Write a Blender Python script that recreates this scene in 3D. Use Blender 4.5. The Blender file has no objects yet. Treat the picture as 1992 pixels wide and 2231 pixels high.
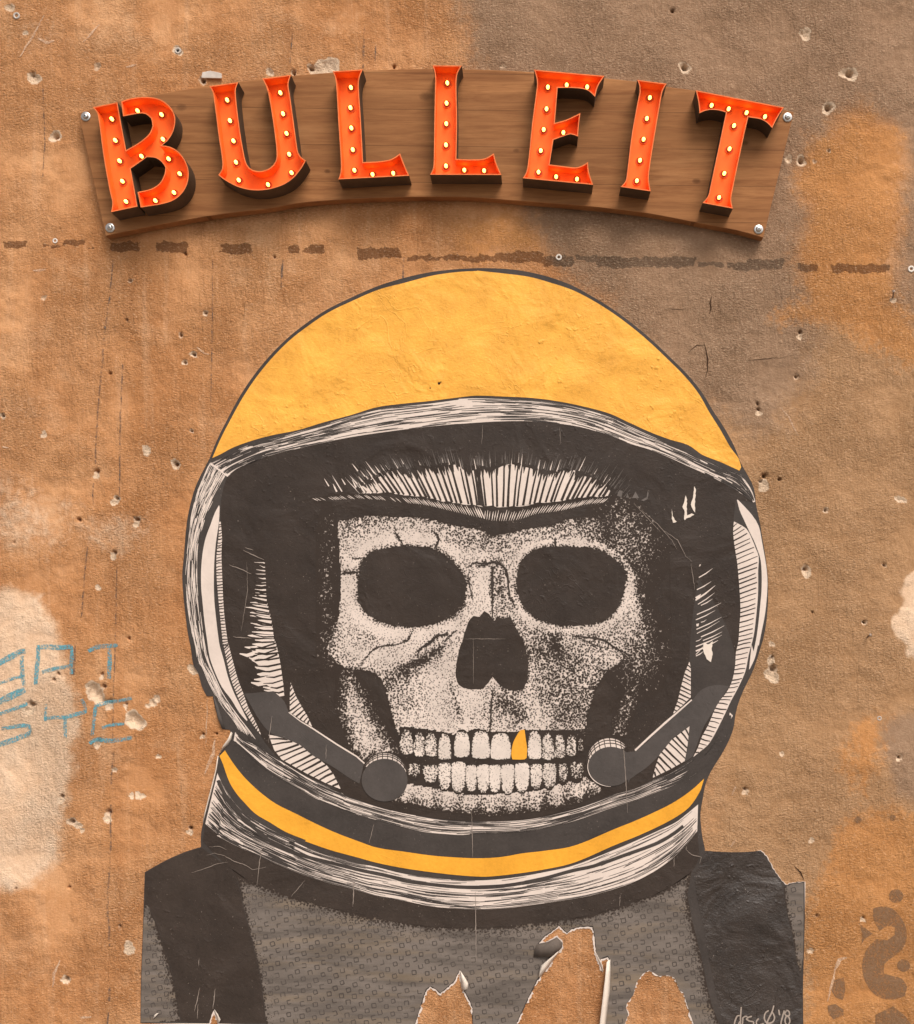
import bpy, math, random
import numpy as np
from mathutils import Vector
from mathutils.geometry import delaunay_2d_cdt

random.seed(7)
RNG = np.random.default_rng(11)
scn = bpy.context.scene

# ------------------------------------------------------------------ camera
S = 0.0012          # metres of wall per photograph pixel
DIST = 3.0          # camera to wall
FX, FY, ZC = 1165.0, 1350.0, 1.6   # foot of the camera on the wall, eye height
cam = bpy.data.cameras.new("camera")
cam_ob = bpy.data.objects.new("camera", cam)
scn.collection.objects.link(cam_ob)
cam_ob.location = (0, -DIST, ZC)
cam_ob.rotation_euler = (math.radians(90), 0, 0)
cam.sensor_fit = 'HORIZONTAL'
cam.sensor_width = 36.0
cam.lens = 36.0 * DIST / (1992 * S)
cam.shift_x = (996 - FX) / 1992
cam.shift_y = (FY - 1115.5) / 1992
cam.clip_start = 0.05
cam.clip_end = 200
scn.camera = cam_ob

# ------------------------------------------------------------------ light
SUN_EL, SUN_AZ = 50.0, 24.0        # sun stands in front of the wall, a little to the right
world = bpy.data.worlds.new("World")
scn.world = world
world.use_nodes = True
wn = world.node_tree.nodes
wl = world.node_tree.links
bg = wn["Background"]
sky = wn.new("ShaderNodeTexSky")
sky.sky_type = 'NISHITA'
sky.sun_disc = False
sky.sun_elevation = math.radians(SUN_EL)
sky.sun_rotation = math.radians(180 - SUN_AZ)
sky.dust_density = 4.0
hs = wn.new("ShaderNodeHueSaturation")          # thin overcast: the sky is almost colourless
hs.inputs["Saturation"].default_value = 0.22
wl.new(sky.outputs[0], hs.inputs["Color"])
wl.new(hs.outputs[0], bg.inputs[0])
bg.inputs[1].default_value = 0.095

sun = bpy.data.lights.new("sun", 'SUN')
sun.energy = 1.5
sun.angle = math.radians(30)
sun.color = (1.0, 0.90, 0.80)
sun_ob = bpy.data.objects.new("sun", sun)
scn.collection.objects.link(sun_ob)
el, az = math.radians(SUN_EL), math.radians(SUN_AZ)
sdir = Vector((math.sin(az) * math.cos(el), -math.cos(az) * math.cos(el), math.sin(el)))
sun_ob.rotation_euler = sdir.to_track_quat('Z', 'Y').to_euler()
sun_ob.location = (2, -3, 6)

scn.view_settings.view_transform = 'Standard'
scn.view_settings.look = 'None'
scn.view_settings.exposure = 0.62
scn.view_settings.gamma = 1.0
scn.view_settings.use_curve_mapping = False
scn.render.engine = 'CYCLES'
scn.cycles.use_denoising = True
scn.cycles.denoising_prefilter = 'ACCURATE'
scn.cycles.max_bounces = 6

# ------------------------------------------------------------------ helpers
def P(px, py, d=0.0):
    """photograph pixel -> world point lying d metres in front of the wall"""
    k = S * (DIST - d) / DIST
    return ((px - FX) * k, -d, ZC + (FY - py) * k)

TILES = dict(A=(380,560,2.6), B=(1000,560,2.6), C=(380,1000,4.53), D=(1340,1000,4.53),
             E=(680,960,4.55), F=(1040,960,4.55), G=(680,1380,4.55), H=(1040,1380,4.55),
             I=(380,1400,4.53), J=(1340,1400,4.53), K=(280,1800,3.64), L=(700,1750,3.309),
             M=(1150,1800,2.8), S1=(150,120,3.64), S2=(650,120,3.64), S3=(1100,120,4.851),
             S4=(1340,120,4.333), W1=(0,560,3.775), W2=(0,1100,3.775), W3=(0,1640,3.448),
             W4=(1560,560,3.773), W5=(1560,1100,3.773), W6=(1560,1640,3.449),
             X0=(0,0,1.82), X1=(992,0,1.82), G1=(0,1360,5.6875),
             R0=(0,480,1.82), R1=(992,480,1.82), Z=(1540,2130,8.2727), O=(0,0,1.0))

def T(t, *pts):
    """points measured on an enlarged tile of the survey -> survey pixels"""
    ox, oy, s = TILES[t]
    return [(ox + p[0] / s, oy + p[1] / s) for p in pts]

def smooth(pts, closed=True, corner=42, step=9.0):
    """Catmull-Rom through the points, keeping sharp corners sharp"""
    n = len(pts)
    p = [Vector((a[0], a[1])) for a in pts]
    def is_corner(i):
        if not closed and (i == 0 or i == n - 1):
            return True
        a = p[i] - p[i - 1]; b = p[(i + 1) % n] - p[i]
        if a.length < 1e-6 or b.length < 1e-6:
            return True
        return math.degrees(a.angle(b)) > corner
    cor = [is_corner(i) for i in range(n)]
    out = []
    for i in range(n if closed else n - 1):
        j = (i + 1) % n
        a, b = p[i], p[j]
        L = (b - a).length
        ta = (b - a) if cor[i] else (b - p[i - 1]) * 0.5
        tb = (b - a) if cor[j] else (p[(j + 1) % n] - a) * 0.5
        if ta.length > 1e-6: ta = ta.normalized() * L
        if tb.length > 1e-6: tb = tb.normalized() * L
        k = max(1, min(12, int(L / step)))
        if cor[i] and cor[j]: k = 1
        for q in range(k):
            t = q / k
            h1 = 2*t**3 - 3*t**2 + 1; h2 = t**3 - 2*t**2 + t
            h3 = -2*t**3 + 3*t**2;    h4 = t**3 - t**2
            v = a*h1 + ta*h2 + b*h3 + tb*h4
            out.append((v.x, v.y))
    if not closed:
        out.append((p[-1].x, p[-1].y))
    return out

def resample(pts, n):
    a = np.array(pts, float)
    d = np.r_[0, np.cumsum(np.hypot(*(a[1:] - a[:-1]).T))]
    t = np.linspace(0, d[-1], n)
    return np.c_[np.interp(t, d, a[:, 0]), np.interp(t, d, a[:, 1])]

def plen(pts):
    a = np.array(pts, float)
    return float(np.hypot(*(a[1:] - a[:-1]).T).sum())

def jagged(pts, amp, step=5.0, seed=1, closed=True):
    """subdivide and roughen: torn paper, hand-cut edges"""
    r = random.Random(seed)
    out = []
    n = len(pts)
    for i in range(n if closed else n - 1):
        a = Vector(pts[i][:2]); b = Vector(pts[(i + 1) % n][:2])
        L = (b - a).length
        k = max(1, int(L / step))
        nrm = Vector((-(b - a).y, (b - a).x)); nrm = nrm.normalized() if L > 0 else nrm
        for q in range(k):
            v = a.lerp(b, q / k) + nrm * r.uniform(-amp, amp)
            out.append((v.x, v.y))
    if not closed:
        out.append(tuple(pts[-1][:2]))
    return out

col = scn.collection
def tag(o, label=None, cat=None, group=None, kind=None):
    if label: o["label"] = label
    if cat: o["category"] = cat
    if group: o["group"] = group
    if kind: o["kind"] = kind
    return o

def link(name, mesh, parent=None):
    o = bpy.data.objects.new(name, mesh)
    col.objects.link(o)
    if parent: o.parent = parent
    return o

def mesh_obj(name, verts, faces, mat, parent=None, shade=False):
    me = bpy.data.meshes.new(name)
    me.from_pydata([tuple(v) for v in verts], [], faces)
    me.materials.append(mat)
    if shade:
        me.polygons.foreach_set("use_smooth", [True] * len(me.polygons))
    me.update()
    return link(name, me, parent)

def face_front(pts):
    """orient an xz polygon so that its normal looks at the street (-y)"""
    a = 0
    for i in range(len(pts)):
        x0, y0 = pts[i][:2]; x1, y1 = pts[(i + 1) % len(pts)][:2]
        a += x0 * y1 - x1 * y0
    return pts if a < 0 else pts[::-1]     # pixel y points down

def flat(name, pts, d, mat, parent):
    v2, fs = fill(pts)
    return mesh_obj(name, [P(x, y, d) for x, y in v2], fs, mat, parent)

def fill(pts):
    """triangulate an outline, tolerating small self-crossings of roughened edges"""
    pts = [p for i, p in enumerate(pts) if math.hypot(p[0] - pts[i-1][0], p[1] - pts[i-1][1]) > .05]
    n = len(pts)
    r = delaunay_2d_cdt([Vector(p[:2]) for p in pts], [(i, (i + 1) % n) for i in range(n)], [], 1, 1e-4)
    v2 = [(v.x, v.y) for v in r[0]]
    fs = []
    for f in r[2]:
        a, b, c = (v2[i] for i in f)
        fs.append(tuple(f) if (b[0]-a[0])*(c[1]-a[1]) - (c[0]-a[0])*(b[1]-a[1]) < 0 else tuple(f)[::-1])
    return v2, fs

class Acc:
    """many small print marks joined into one part"""
    def __init__(self): self.v = []; self.f = []; self.k = 0
    def lift(self):
        self.k += 1                      # every mark lies a hair above the last: no two in one plane
        return (self.k % 61) * 3.5e-6
    def poly(self, pts, d):
        d += self.lift()
        pts = face_front(pts); b = len(self.v)
        self.v += [P(x, y, d) for x, y in pts]
        self.f.append(tuple(range(b, b + len(pts))))
    def ribbon(self, pts, w, d, taper=(0.25, 1.0, 0.25)):
        n = len(pts)
        if n < 2: return
        d += self.lift()
        L, R = [], []
        for i in range(n):
            a = pts[max(0, i - 1)]; b = pts[min(n - 1, i + 1)]
            dx, dy = b[0] - a[0], b[1] - a[1]
            l = math.hypot(dx, dy) or 1
            t = i / (n - 1)
            k = (taper[0] + (taper[1] - taper[0]) * t * 2) if t < .5 else (taper[1] + (taper[2] - taper[1]) * (t * 2 - 1))
            ww = w * k * .5
            nx, ny = -dy / l * ww, dx / l * ww
            L.append((pts[i][0] + nx, pts[i][1] + ny)); R.append((pts[i][0] - nx, pts[i][1] - ny))
        b = len(self.v)
        self.v += [P(x, y, d) for x, y in L] + [P(x, y, d) for x, y in R]
        for i in range(n - 1):
            self.f.append((b + i, b + i + 1, b + n + i + 1, b + n + i))
    def build(self, name, mat, parent, kind="stuff"):
        o = mesh_obj(name, self.v, self.f, mat, parent)
        if kind: o["kind"] = kind
        return o

def grid_poly(name, poly, d, mat, parent, inkfn, step=4.0, drop=None):
    """flat polygon filled with a fine triangulation that carries the stipple density"""
    poly = face_front(poly)
    xs = [p[0] for p in poly]; ys = [p[1] for p in poly]
    gx, gy = np.meshgrid(np.arange(min(xs) + step * .5, max(xs), step), np.arange(min(ys) + step * .5, max(ys), step))
    gp = np.c_[gx.ravel(), gy.ravel()]
    ins = inside(gp, poly) & (pdist(gp, poly) > step * .45)
    gp = gp[ins]
    n = len(poly)
    vs = [Vector(p) for p in poly] + [Vector(p) for p in gp]
    r = delaunay_2d_cdt(vs, [(i, (i + 1) % n) for i in range(n)], [], 1, 1e-4)
    pts = np.array([(v.x, v.y) for v in r[0]])
    faces = [tuple(f) for f in r[2]]
    ink = np.clip(inkfn(pts), 0, 1)
    if drop is not None:
        faces = [f for f in faces if min(ink[i] for i in f) < drop]
    rad = np.sqrt(-np.log(np.clip(1 - ink, 1e-4, 1)) / math.pi)
    out = []
    for f in faces:
        a, b, c = (pts[i] for i in f)
        if (b[0]-a[0])*(c[1]-a[1]) - (c[0]-a[0])*(b[1]-a[1]) > 0: f = f[::-1]
        out.append(f)
    o = mesh_obj(name, [P(x, y, d) for x, y in pts], out, mat, parent)
    at = o.data.attributes.new("stipple", 'FLOAT', 'POINT')
    at.data.foreach_set("value", rad.astype(np.float32))
    return o

def inside(gp, poly):
    x, y = gp[:, 0], gp[:, 1]
    c = np.zeros(len(gp), bool)
    n = len(poly)
    for i in range(n):
        x0, y0 = poly[i][:2]; x1, y1 = poly[(i + 1) % n][:2]
        if y0 == y1: continue
        m = ((y0 > y) != (y1 > y)) & (x < (x1 - x0) * (y - y0) / (y1 - y0) + x0)
        c ^= m
    return c

def pdist(gp, poly, closed=True):
    best = np.full(len(gp), 1e9)
    n = len(poly)
    for i in range(n if closed else n - 1):
        a = np.array(poly[i][:2], float); b = np.array(poly[(i + 1) % n][:2], float)
        ab = b - a; l2 = (ab ** 2).sum() or 1e-9
        t = np.clip(((gp - a) @ ab) / l2, 0, 1)
        q = gp - (a + t[:, None] * ab)
        best = np.minimum(best, np.hypot(q[:, 0], q[:, 1]))
    return best

def vnoise(x, y, scale, seed):
    """smooth value noise on pixel coordinates"""
    g = np.random.default_rng(seed).random((256, 256))
    u = x / scale + 37.3; v = y / scale + 11.7
    iu = np.floor(u).astype(int); iv = np.floor(v).astype(int)
    fu = u - iu; fv = v - iv
    fu = fu * fu * (3 - 2 * fu); fv = fv * fv * (3 - 2 * fv)
    a = g[iv % 256, iu % 256]; b = g[iv % 256, (iu + 1) % 256]
    c = g[(iv + 1) % 256, iu % 256]; e = g[(iv + 1) % 256, (iu + 1) % 256]
    return (a * (1 - fu) + b * fu) * (1 - fv) + (c * (1 - fu) + e * fu) * fv

def fbm(x, y, scale, seed, octv=4):
    s = 0; amp = 1; tot = 0
    for k in range(octv):
        s = s + amp * vnoise(x, y, scale / 2 ** k, seed + k * 17); tot += amp; amp *= .55
    return s / tot

def sstep(a, b, x):
    t = np.clip((x - a) / (b - a), 0, 1)
    return t * t * (3 - 2 * t)

# ------------------------------------------------------------------ materials
def srgb(r, g, b):
    f = lambda c: (c / 255 / 12.92) if c / 255 <= .04045 else ((c / 255 + .055) / 1.055) ** 2.4
    return (f(r), f(g), f(b), 1)

class N:
    def __init__(self, name):
        self.m = bpy.data.materials.new(name)
        self.m.use_nodes = True
        self.t = self.m.node_tree
        self.b = self.t.nodes["Principled BSDF"]
        self.b.inputs["Roughness"].default_value = .7
        self.b.inputs["Specular IOR Level"].default_value = .3
        self.out = self.t.nodes["Material Output"]
        self._co = None
    def new(self, k, **kw):
        n = self.t.nodes.new(k)
        for a, v in kw.items(): setattr(n, a, v)
        return n
    def lk(self, a, b): self.t.links.new(a, b)
    @property
    def co(self):
        if self._co is None:
            self._co = self.new("ShaderNodeTexCoord").outputs["Object"]
        return self._co
    def mapped(self, scale=(1, 1, 1), rot=(0, 0, 0), loc=(0, 0, 0)):
        n = self.new("ShaderNodeMapping")
        n.inputs["Scale"].default_value = scale; n.inputs["Rotation"].default_value = rot
        n.inputs["Location"].default_value = loc
        self.lk(self.co, n.inputs[0]); return n.outputs[0]
    def noise(self, scale, detail=4, rough=.55, vec=None, dist=0):
        n = self.new("ShaderNodeTexNoise")
        n.inputs["Scale"].default_value = scale; n.inputs["Detail"].default_value = detail
        n.inputs["Roughness"].default_value = rough; n.inputs["Distortion"].default_value = dist
        self.lk(vec if vec is not None else self.co, n.inputs["Vector"])
        return n.outputs["Fac"]
    def math(self, op, a, b=None, clamp=False):
        n = self.new("ShaderNodeMath", operation=op, use_clamp=clamp)
        for i, v in enumerate((a, b)):
            if v is None: continue
            if isinstance(v, (int, float)): n.inputs[i].default_value = v
            else: self.lk(v, n.inputs[i])
        return n.outputs[0]
    def rng(self, v, a, b, c=0, d=1, smooth_=False):
        n = self.new("ShaderNodeMapRange")
        if smooth_: n.interpolation_type = 'SMOOTHSTEP'
        self.lk(v, n.inputs[0])
        for i, q in enumerate((a, b, c, d)): n.inputs[i + 1].default_value = q
        return n.outputs[0]
    def mix(self, f, a, b, mode='MIX'):
        n = self.new("ShaderNodeMix", data_type='RGBA', blend_type=mode)
        if isinstance(f, (int, float)): n.inputs[0].default_value = f
        else: self.lk(f, n.inputs[0])
        for i, v in ((6, a), (7, b)):
            if isinstance(v, tuple): n.inputs[i].default_value = v
            else: self.lk(v, n.inputs[i])
        return n.outputs[2]
    def attr(self, name):
        return self.new("ShaderNodeAttribute", attribute_name=name)
    def bump(self, h, strength=.5, dist=.002, normal=None):
        n = self.new("ShaderNodeBump")
        n.inputs["Strength"].default_value = strength; n.inputs["Distance"].default_value = dist
        self.lk(h, n.inputs["Height"])
        if normal is not None: self.lk(normal, n.inputs["Normal"])
        return n.outputs[0]
    def base(self, c):
        if isinstance(c, tuple): self.b.inputs["Base Color"].default_value = c
        else: self.lk(c, self.b.inputs["Base Color"])
    def normal(self, n): self.lk(n, self.b.inputs["Normal"])

def sandy(m, k=1.0):
    """relief of the rough render, shared by the wall and by the paper pasted on it"""
    v = m.mapped(scale=(1, 1, 1.5), rot=(0, math.radians(18), 0))
    a = m.noise(150, 5, .62, vec=v)
    b = m.noise(30, 3, .5)
    c = m.noise(420, 2, .5)
    h = m.math('ADD', m.math('MULTIPLY', a, 1.0), m.math('MULTIPLY', b, .9))
    return m.math('ADD', h, m.math('MULTIPLY', c, .25))

def paper_bump(m, strength=.45):
    h = sandy(m)
    lump = m.noise(60, 2, .45)
    dots = m.rng(lump, .58, .78, 0, 1, True)
    big = m.noise(7, 3, .5, dist=.6)
    ridge = m.math('ABSOLUTE', m.math('SUBTRACT', m.noise(9, 3, .55, vec=m.mapped(loc=(2, 5, 1)), dist=1.0), .5))
    crease = m.rng(ridge, 0, .018, 1, 0)
    cr = m.math('MULTIPLY', crease, m.rng(m.noise(4, 2, .5, vec=m.mapped(loc=(7, 1, 3))), .5, .62))
    dots = m.math('MULTIPLY', dots, m.rng(m.noise(5, 3, .5, vec=m.mapped(loc=(1, 9, 4))), .48, .66, .12, 1))
    h = m.math('ADD', m.math('MULTIPLY', h, .26), m.math('ADD', m.math('MULTIPLY', dots, .42), m.math('MULTIPLY', big, 3.6)))
    h = m.math('ADD', h, m.math('MULTIPLY', cr, .14))
    m.normal(m.bump(h, min(1, strength), .0030 * max(1, strength)))

def print_mat(name, c, var=.12, rough=.55, bump=.45, scuff_glint=0.0, spec=.16):
    m = N(name)
    n1 = m.noise(9, 4, .6); n2 = m.noise(150, 3, .6)
    f = m.math('ADD', m.math('MULTIPLY', n1, .7), m.math('MULTIPLY', n2, .3))
    lo = tuple(x * (1 - var) for x in c[:3]) + (1,); hi = tuple(min(1, x * (1 + var)) for x in c[:3]) + (1,)
    cc = m.mix(m.rng(f, .35, .65), lo, hi)
    if scuff_glint:
        s = m.noise(210, 2, .5); q = m.noise(12, 3, .6)
        k = m.math('MULTIPLY', m.rng(s, .70, .76), m.rng(q, .45, .62))
        cc = m.mix(m.math('MULTIPLY', k, scuff_glint), cc, (.35, .28, .23, 1))  # pale specks: scuffs, plus glints of bumpy ink put into the colour
    m.base(cc)
    m.b.inputs["Roughness"].default_value = rough
    m.b.inputs["Specular IOR Level"].default_value = spec
    paper_bump(m, bump)
    return m.m

PAPER = (.72, .60, .52, 1)
INK = (.046, .033, .026, 1)
M_paper = print_mat("poster_paper", PAPER, .07, .65, .40)
M_back = print_mat("paper_back", (.74, .63, .53, 1), .06, .7, .12)
M_ink = print_mat("black_ink", INK, .22, .46, .9, .75, .24)
M_ink2 = print_mat("charcoal_ink", (.060, .049, .043, 1), .2, .5, .5, .45)
M_visor = print_mat("visor_ink", (.041, .029, .0225, 1), .18, .46, .9, .65, .22)
M_grey = print_mat("grey_ink", (.080, .067, .060, 1), .16, .55, .4, .3)
M_yellow = print_mat("yellow_print", (.89, .415, .066, 1), .17, .42, 1.6)
M_stripe = print_mat("orange_print", (.82, .37, .038, 1), .12, .5, .6)

def stipple_mat(name, light, dark, cell=9.5, streak=False):
    m = N(name)
    a = m.attr("stipple")
    v = m.new("ShaderNodeTexVoronoi", feature='F1', voronoi_dimensions='3D')
    mp = m.mapped(scale=(1, 0, 1))
    v.inputs["Scale"].default_value = 1 / (cell * S)
    m.lk(mp, v.inputs["Vector"])
    rnd = m.new("ShaderNodeSeparateColor"); m.lk(v.outputs["Color"], rnd.inputs[0])
    r = m.math('MULTIPLY', a.outputs["Fac"], m.rng(rnd.outputs[0], 0, 1, .82, 1.18))
    wob = m.math('MULTIPLY', m.math('SUBTRACT', m.noise(1200, 1), .5), .22)
    dd = m.math('SUBTRACT', m.math('ADD', v.outputs["Distance"], wob), r)
    k = m.rng(dd, -.17, .17, 1, 0)
    n1 = m.noise(11, 4, .6)
    lo = tuple(x * .84 for x in light[:3]) + (1,)
    c = m.mix(m.rng(n1, .38, .62), lo, light)
    if streak:
        w = m.noise(14, 4, .6, vec=m.mapped(scale=(.35, 1, 2.6)), dist=.5)
        c = m.mix(m.rng(w, .42, .62, 0, .95), c, tuple(x * .58 for x in light[:3]) + (1,))
        w2 = m.noise(10, 4, .6, vec=m.mapped(scale=(.3, 1, 2.2), loc=(3, 1, 7)), dist=.5)
        c = m.mix(m.rng(w2, .5, .72, 0, .5), c, (light[0] * 1.35, light[1] * 1.18, light[2] * .85, 1))
    c = m.mix(k, c, dark)
    m.base(c)
    m.b.inputs["Specular IOR Level"].default_value = .16
    m.b.inputs["Roughness"].default_value = .55
    paper_bump(m, .42)
    return m.m

VINK = (.041, .029, .0225, 1)
M_bone = stipple_mat("stippled_bone", PAPER, VINK, 3.9)
M_tooth = stipple_mat("stippled_tooth", (.76, .645, .56, 1), VINK, 3.8)
M_suit = stipple_mat("stippled_suit", (.205, .168, .142, 1), INK, 4.6, streak=True)

def paint_mat(name, c, cover=.5, soft=.1, scale=260, bump=.6):
    """old paint rubbed thin on rough render: the wall shows through its gaps"""
    m = N(name)
    m.base(c)
    m.b.inputs["Roughness"].default_value = .85
    n = m.noise(scale, 3, .6)
    n2 = m.noise(28, 3, .6)
    f = m.math('ADD', m.math('MULTIPLY', n, .6), m.math('MULTIPLY', n2, .4))
    k = m.rng(f, 1 - cover - soft - .0, 1 - cover + soft, 0, 1)
    tr = m.new("ShaderNodeBsdfTransparent")
    mx = m.new("ShaderNodeMixShader")
    m.lk(k, mx.inputs[0]); m.lk(tr.outputs[0], mx.inputs[1]); m.lk(m.b.outputs[0], mx.inputs[2])
    m.lk(mx.outputs[0], m.out.inputs[0])
    m.normal(m.bump(sandy(m), bump, .002))
    return m.m

def plain(name, c, rough=.5, metal=0.0, spec=.4, var=.1, scale=40, bump=0):
    m = N(name)
    lo = tuple(x * (1 - var) for x in c[:3]) + (1,); hi = tuple(min(1, x * (1 + var)) for x in c[:3]) + (1,)
    n = m.noise(scale, 4, .6)
    m.base(m.mix(m.rng(n, .35, .65), lo, hi))
    m.b.inputs["Roughness"].default_value = rough
    m.b.inputs["Metallic"].default_value = metal
    m.b.inputs["Specular IOR Level"].default_value = spec
    if bump: m.normal(m.bump(n, bump, .001))
    return m.m

# ------------------------------------------------------------------ the wall
def wall_material():
    m = N("rough_render")
    A = m.new("ShaderNodeSeparateColor"); m.lk(m.attr("mask_a").outputs["Color"], A.inputs[0])
    B = m.new("ShaderNodeSeparateColor"); m.lk(m.attr("mask_b").outputs["Color"], B.inputs[0])
    n_big = m.noise(2.6, 5, .6); n_mid = m.noise(14, 5, .62); n_fine = m.noise(170, 4, .65, vec=m.mapped(scale=(.7, 1, 1.5), rot=(0, math.radians(18), 0)))
    n_rag = m.noise(55, 4, .65)
    def edge(v, w=.6, s=.16):
        nz = m.math('ADD', m.math('MULTIPLY', n_rag, .6), m.math('MULTIPLY', n_mid, .4))
        q = m.math('ADD', v, m.math('MULTIPLY', m.math('SUBTRACT', nz, .5), w * 2.3))
        return m.rng(q, .5 - s, .5 + s, 0, 1, True)
    brown = m.mix(m.rng(n_big, .38, .64), (.485, .215, .084, 1), (.655, .338, .158, 1))
    brown = m.mix(m.rng(n_mid, .42, .68, 0, .55), brown, (.52, .226, .082, 1))
    brown = m.mix(m.rng(m.noise(5, 5, .65, vec=m.mapped(loc=(4, 0, 2))), .55, .72, 0, .6), brown, (.71, .415, .228, 1))
    grey = m.mix(m.rng(n_mid, .35, .68), (.265, .162, .098, 1), (.385, .245, .155, 1))
    tan = m.mix(m.rng(n_mid, .35, .68), (.375, .205, .098, 1), (.52, .300, .155, 1))
    orng = m.mix(m.rng(n_mid, .35, .68), (.47, .200, .062, 1), (.62, .285, .100, 1))
    pale = m.mix(m.rng(n_mid, .3, .68), (.74, .48, .30, 1), (.88, .65, .46, 1))
    run = m.noise(7, 4, .6, vec=m.mapped(scale=(3.2, 1, .28)))
    brown = m.mix(m.rng(run, .52, .72, 0, .5), brown, (.40, .165, .060, 1))
    brown = m.mix(m.rng(run, .30, .44, .35, 0), brown, (.70, .42, .24, 1))
    c = m.mix(edge(B.outputs[2], .5, .4), brown, tan)
    c = m.mix(m.math('MULTIPLY', edge(A.outputs[0], .55, .34), .92), c, grey)
    c = m.mix(m.math('MULTIPLY', edge(A.outputs[1], 1.0, .26), .85), c, orng)
    c = m.mix(m.math('MULTIPLY', edge(A.outputs[2], .5, .3), .9), c, pale)
    # brown smears of old glue and size
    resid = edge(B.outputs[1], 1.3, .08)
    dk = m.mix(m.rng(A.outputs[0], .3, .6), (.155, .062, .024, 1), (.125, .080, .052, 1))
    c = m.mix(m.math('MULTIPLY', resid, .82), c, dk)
    # chipped plaster
    c = m.mix(m.rng(B.outputs[0], .25, .6), c, m.mix(n_mid, (.66, .46, .30, 1), (.86, .66, .48, 1)))
    # sand grain: shade and highlight flecks put into the colour, thin where floated smooth
    rough_ = m.rng(m.noise(3.5, 4, .6), .38, .60, .35, 1.0)
    c = m.mix(m.math('MULTIPLY', m.rng(n_fine, .33, .48, .5, 0), rough_), c, (.20, .090, .036, 1))
    c = m.mix(m.math('MULTIPLY', m.rng(n_fine, .55, .70, 0, .55), rough_), c, (.88, .62, .40, 1))
    m.base(c)
    m.b.inputs["Roughness"].default_value = .92
    m.b.inputs["Specular IOR Level"].default_value = .15
    h = sandy(m)
    trowel = m.noise(30, 5, .65, vec=m.mapped(scale=(2.6, 1, .6), rot=(0, math.radians(-38), 0)), dist=.8)
    h = m.math('ADD', h, m.math('MULTIPLY', trowel, 1.1))
    patchy = m.rng(m.noise(3.5, 4, .6), .38, .60, .2, 1.1)
    m.normal(m.bump(m.math('MULTIPLY', h, patchy), .9, .0095))
    return m.m

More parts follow.
